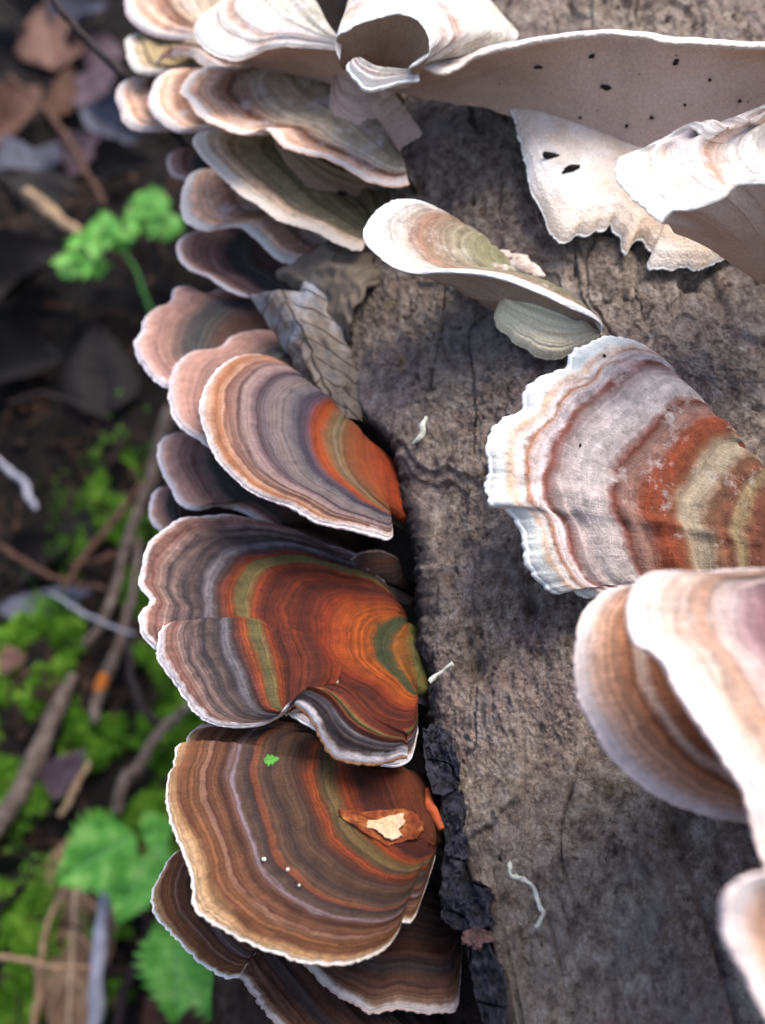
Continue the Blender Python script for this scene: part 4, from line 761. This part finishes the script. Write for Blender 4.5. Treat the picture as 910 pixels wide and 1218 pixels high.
# green plants
def seedling(label, stem, leaves, nm='bramble_seedling', cat='seedling', h=3, w_=1.0, lob=0, serr=.22, cupv=.15):
    P = [gd(x, y, hh) for x, y, hh in stem]; root = empty(nm, label, cat, tuple(P[0]), 'green seedlings')
    tube('stem', P, [.10, .09, .07], M_ST['brown'] if nm.startswith('bram') else M_GREEN, root, m=30)
    for i, (bx, by, tx, ty, hh, wd) in enumerate(leaves):
        leaf('leaflet', gd(bx, by, hh), gd(tx, ty, hh - .2), (.15 * (-1) ** i, -.75, 1), wd, M_GREEN, root, serr=serr, teeth=10, cup=cupv, droop=.06, seed=i + 40, lobes=lob)
    return root
seedling('bramble seedling with serrated leaves beside the scarred cap, lower left', [(175, 1120, .4), (172, 1060, 2.2), (168, 1000, 3.4)], [(160, 992, 62, 1052, 3.6, 1.5), (168, 996, 208, 976, 3.5, .75), (176, 1018, 138, 1102, 3.5, 1.0), (176, 1010, 210, 1030, 3.4, .6)])
seedling('bramble seedling with broad leaves under the small dark bracket, bottom', [(225, 1230, .4), (225, 1190, 2.0), (235, 1130, 3.0)], [(215, 1095, 205, 1222, 3.1, 1.35), (240, 1135, 308, 1225, 3.0, 1.25), (240, 1100, 165, 1135, 2.6, 1.0)])
sl_ = []
for (cx, cy, r_) in ((180, 242, 24), (195, 268, 24), (165, 262, 20), (125, 272, 22), (100, 292, 22), (140, 285, 20), (82, 315, 20), (112, 316, 20)):
    a = rng.uniform(0, 6.28)
    for j in range(3):
        aa = a + j * 2.1 + .3 * random.random(); sl_.append((cx, cy, cx + r_ * math.cos(aa), cy + r_ * .8 * math.sin(aa), 3.6 + .9 * j, .04 * r_))
seedling('parsley like bright green seedling in the dark, upper left', [(185, 390, .5), (165, 330, 2.6), (140, 285, 4.0)], sl_, 'herb_seedling', lob=2, serr=.2)

# dark blobs laid on the sheets: painted shade of holes, and real specks, each under its own bracket
M_HOLE_SHADE_SPECK = simple_mat('hole_shade_and_speck', ['120d0b', '2a1d18'], 6)
def specks(parent, sheet, pts, name='hole'):
    n_ = np.array([0, -.1, -1.])
    for i, (x, y, w_, h_) in enumerate(pts):
        p = ray(np.array([float(x), float(y)])); d = capd(sheet, x, y) - .01; k = d / F
        o = blob(name, towrd(p * d), 1.0, M_HOLE_SHADE_SPECK, parent, seed=900 + i, sq=(w_ * k, .04, h_ * k)); del o
specks(b19, r19[1], [(656, 186, 12, 7), (679, 202, 11, 6)])
specks(b16, r16[1], [(722, 104, 9, 4), (704, 67, 4, 2.5), (804, 74, 4, 4), (640, 80, 5, 2), (775, 140, 2.5, 2), (880, 120, 2, 2), (845, 95, 2, 2), (745, 150, 2, 2), (690, 140, 2, 1.6), (815, 125, 2, 1.6)], 'speck')
specks(b14, r14[1], [(408, 232, 7, 7)])
specks(b22, r22[0], [(719, 423, 2, 1.5), (690, 530, 1.5, 1.8)], 'speck')

# loose litter: needles, bits of bark and stem, too many to count
r_ = np.random.default_rng(33); V = []; Fc = []
for k in range(2600):
    x = r_.uniform(-24, 4); y = r_.uniform(10, 80); z = float(gz(np.array(x), np.array(y))) + r_.uniform(.05, .5)
    a = r_.uniform(0, 6.28); L_ = r_.uniform(.4, 2.2); w_ = r_.uniform(.03, .14) * (1 if r_.random() < .8 else 2.5)
    dx, dy, dz_ = math.cos(a) * L_, math.sin(a) * L_, SL * math.sin(a) * L_ + r_.uniform(-.3, .3); px, py = -math.sin(a) * w_, math.cos(a) * w_
    i = len(V); V += [(x - px, y - py, z), (x + px, y + py, z), (x + dx * .5, y + dy * .5, z + dz_ * .5 + w_), (x + dx + px * .6, y + dy + py * .6, z + dz_), (x + dx - px * .6, y + dy - py * .6, z + dz_)]
    Fc += [(i, i + 2, i + 1), (i, i + 4, i + 2), (i + 1, i + 2, i + 3), (i + 2, i + 4, i + 3)]
tag(mesh_raw('leaf_litter', V, Fc, simple_mat('litter_mix', ['0e0a09', '1e1612', '3c2a20', '6a5240'], .8, .85, .2), None, False), 'loose brown needles and stem bits among the moss', None, None, 'stuff')

M_FRAY = simple_mat('frayed_flesh', ['a8745c', 'd8c4b8', 'f0e8e2'], 7, .8, .8)
for i, (x, y, r, q) in enumerate(((588, 309, .13, (1.5, .7, .7)), (602, 312, .20, (1.3, .8, .8)), (617, 316, .17, (1.5, .8, .9)), (630, 322, .15, (1.3, .8, .8)), (640, 328, .12, (1, .7, .7)), (610, 305, .10, (1.6, .6, .6)), (596, 320, .10, (1, .7, .7)))):
    blob('frayed_flesh', towrd(ray(np.array([float(x), float(y)])) * (capd(r21[0], x, y) - .04)), r, M_FRAY, b21, seed=950 + i, sq=q)
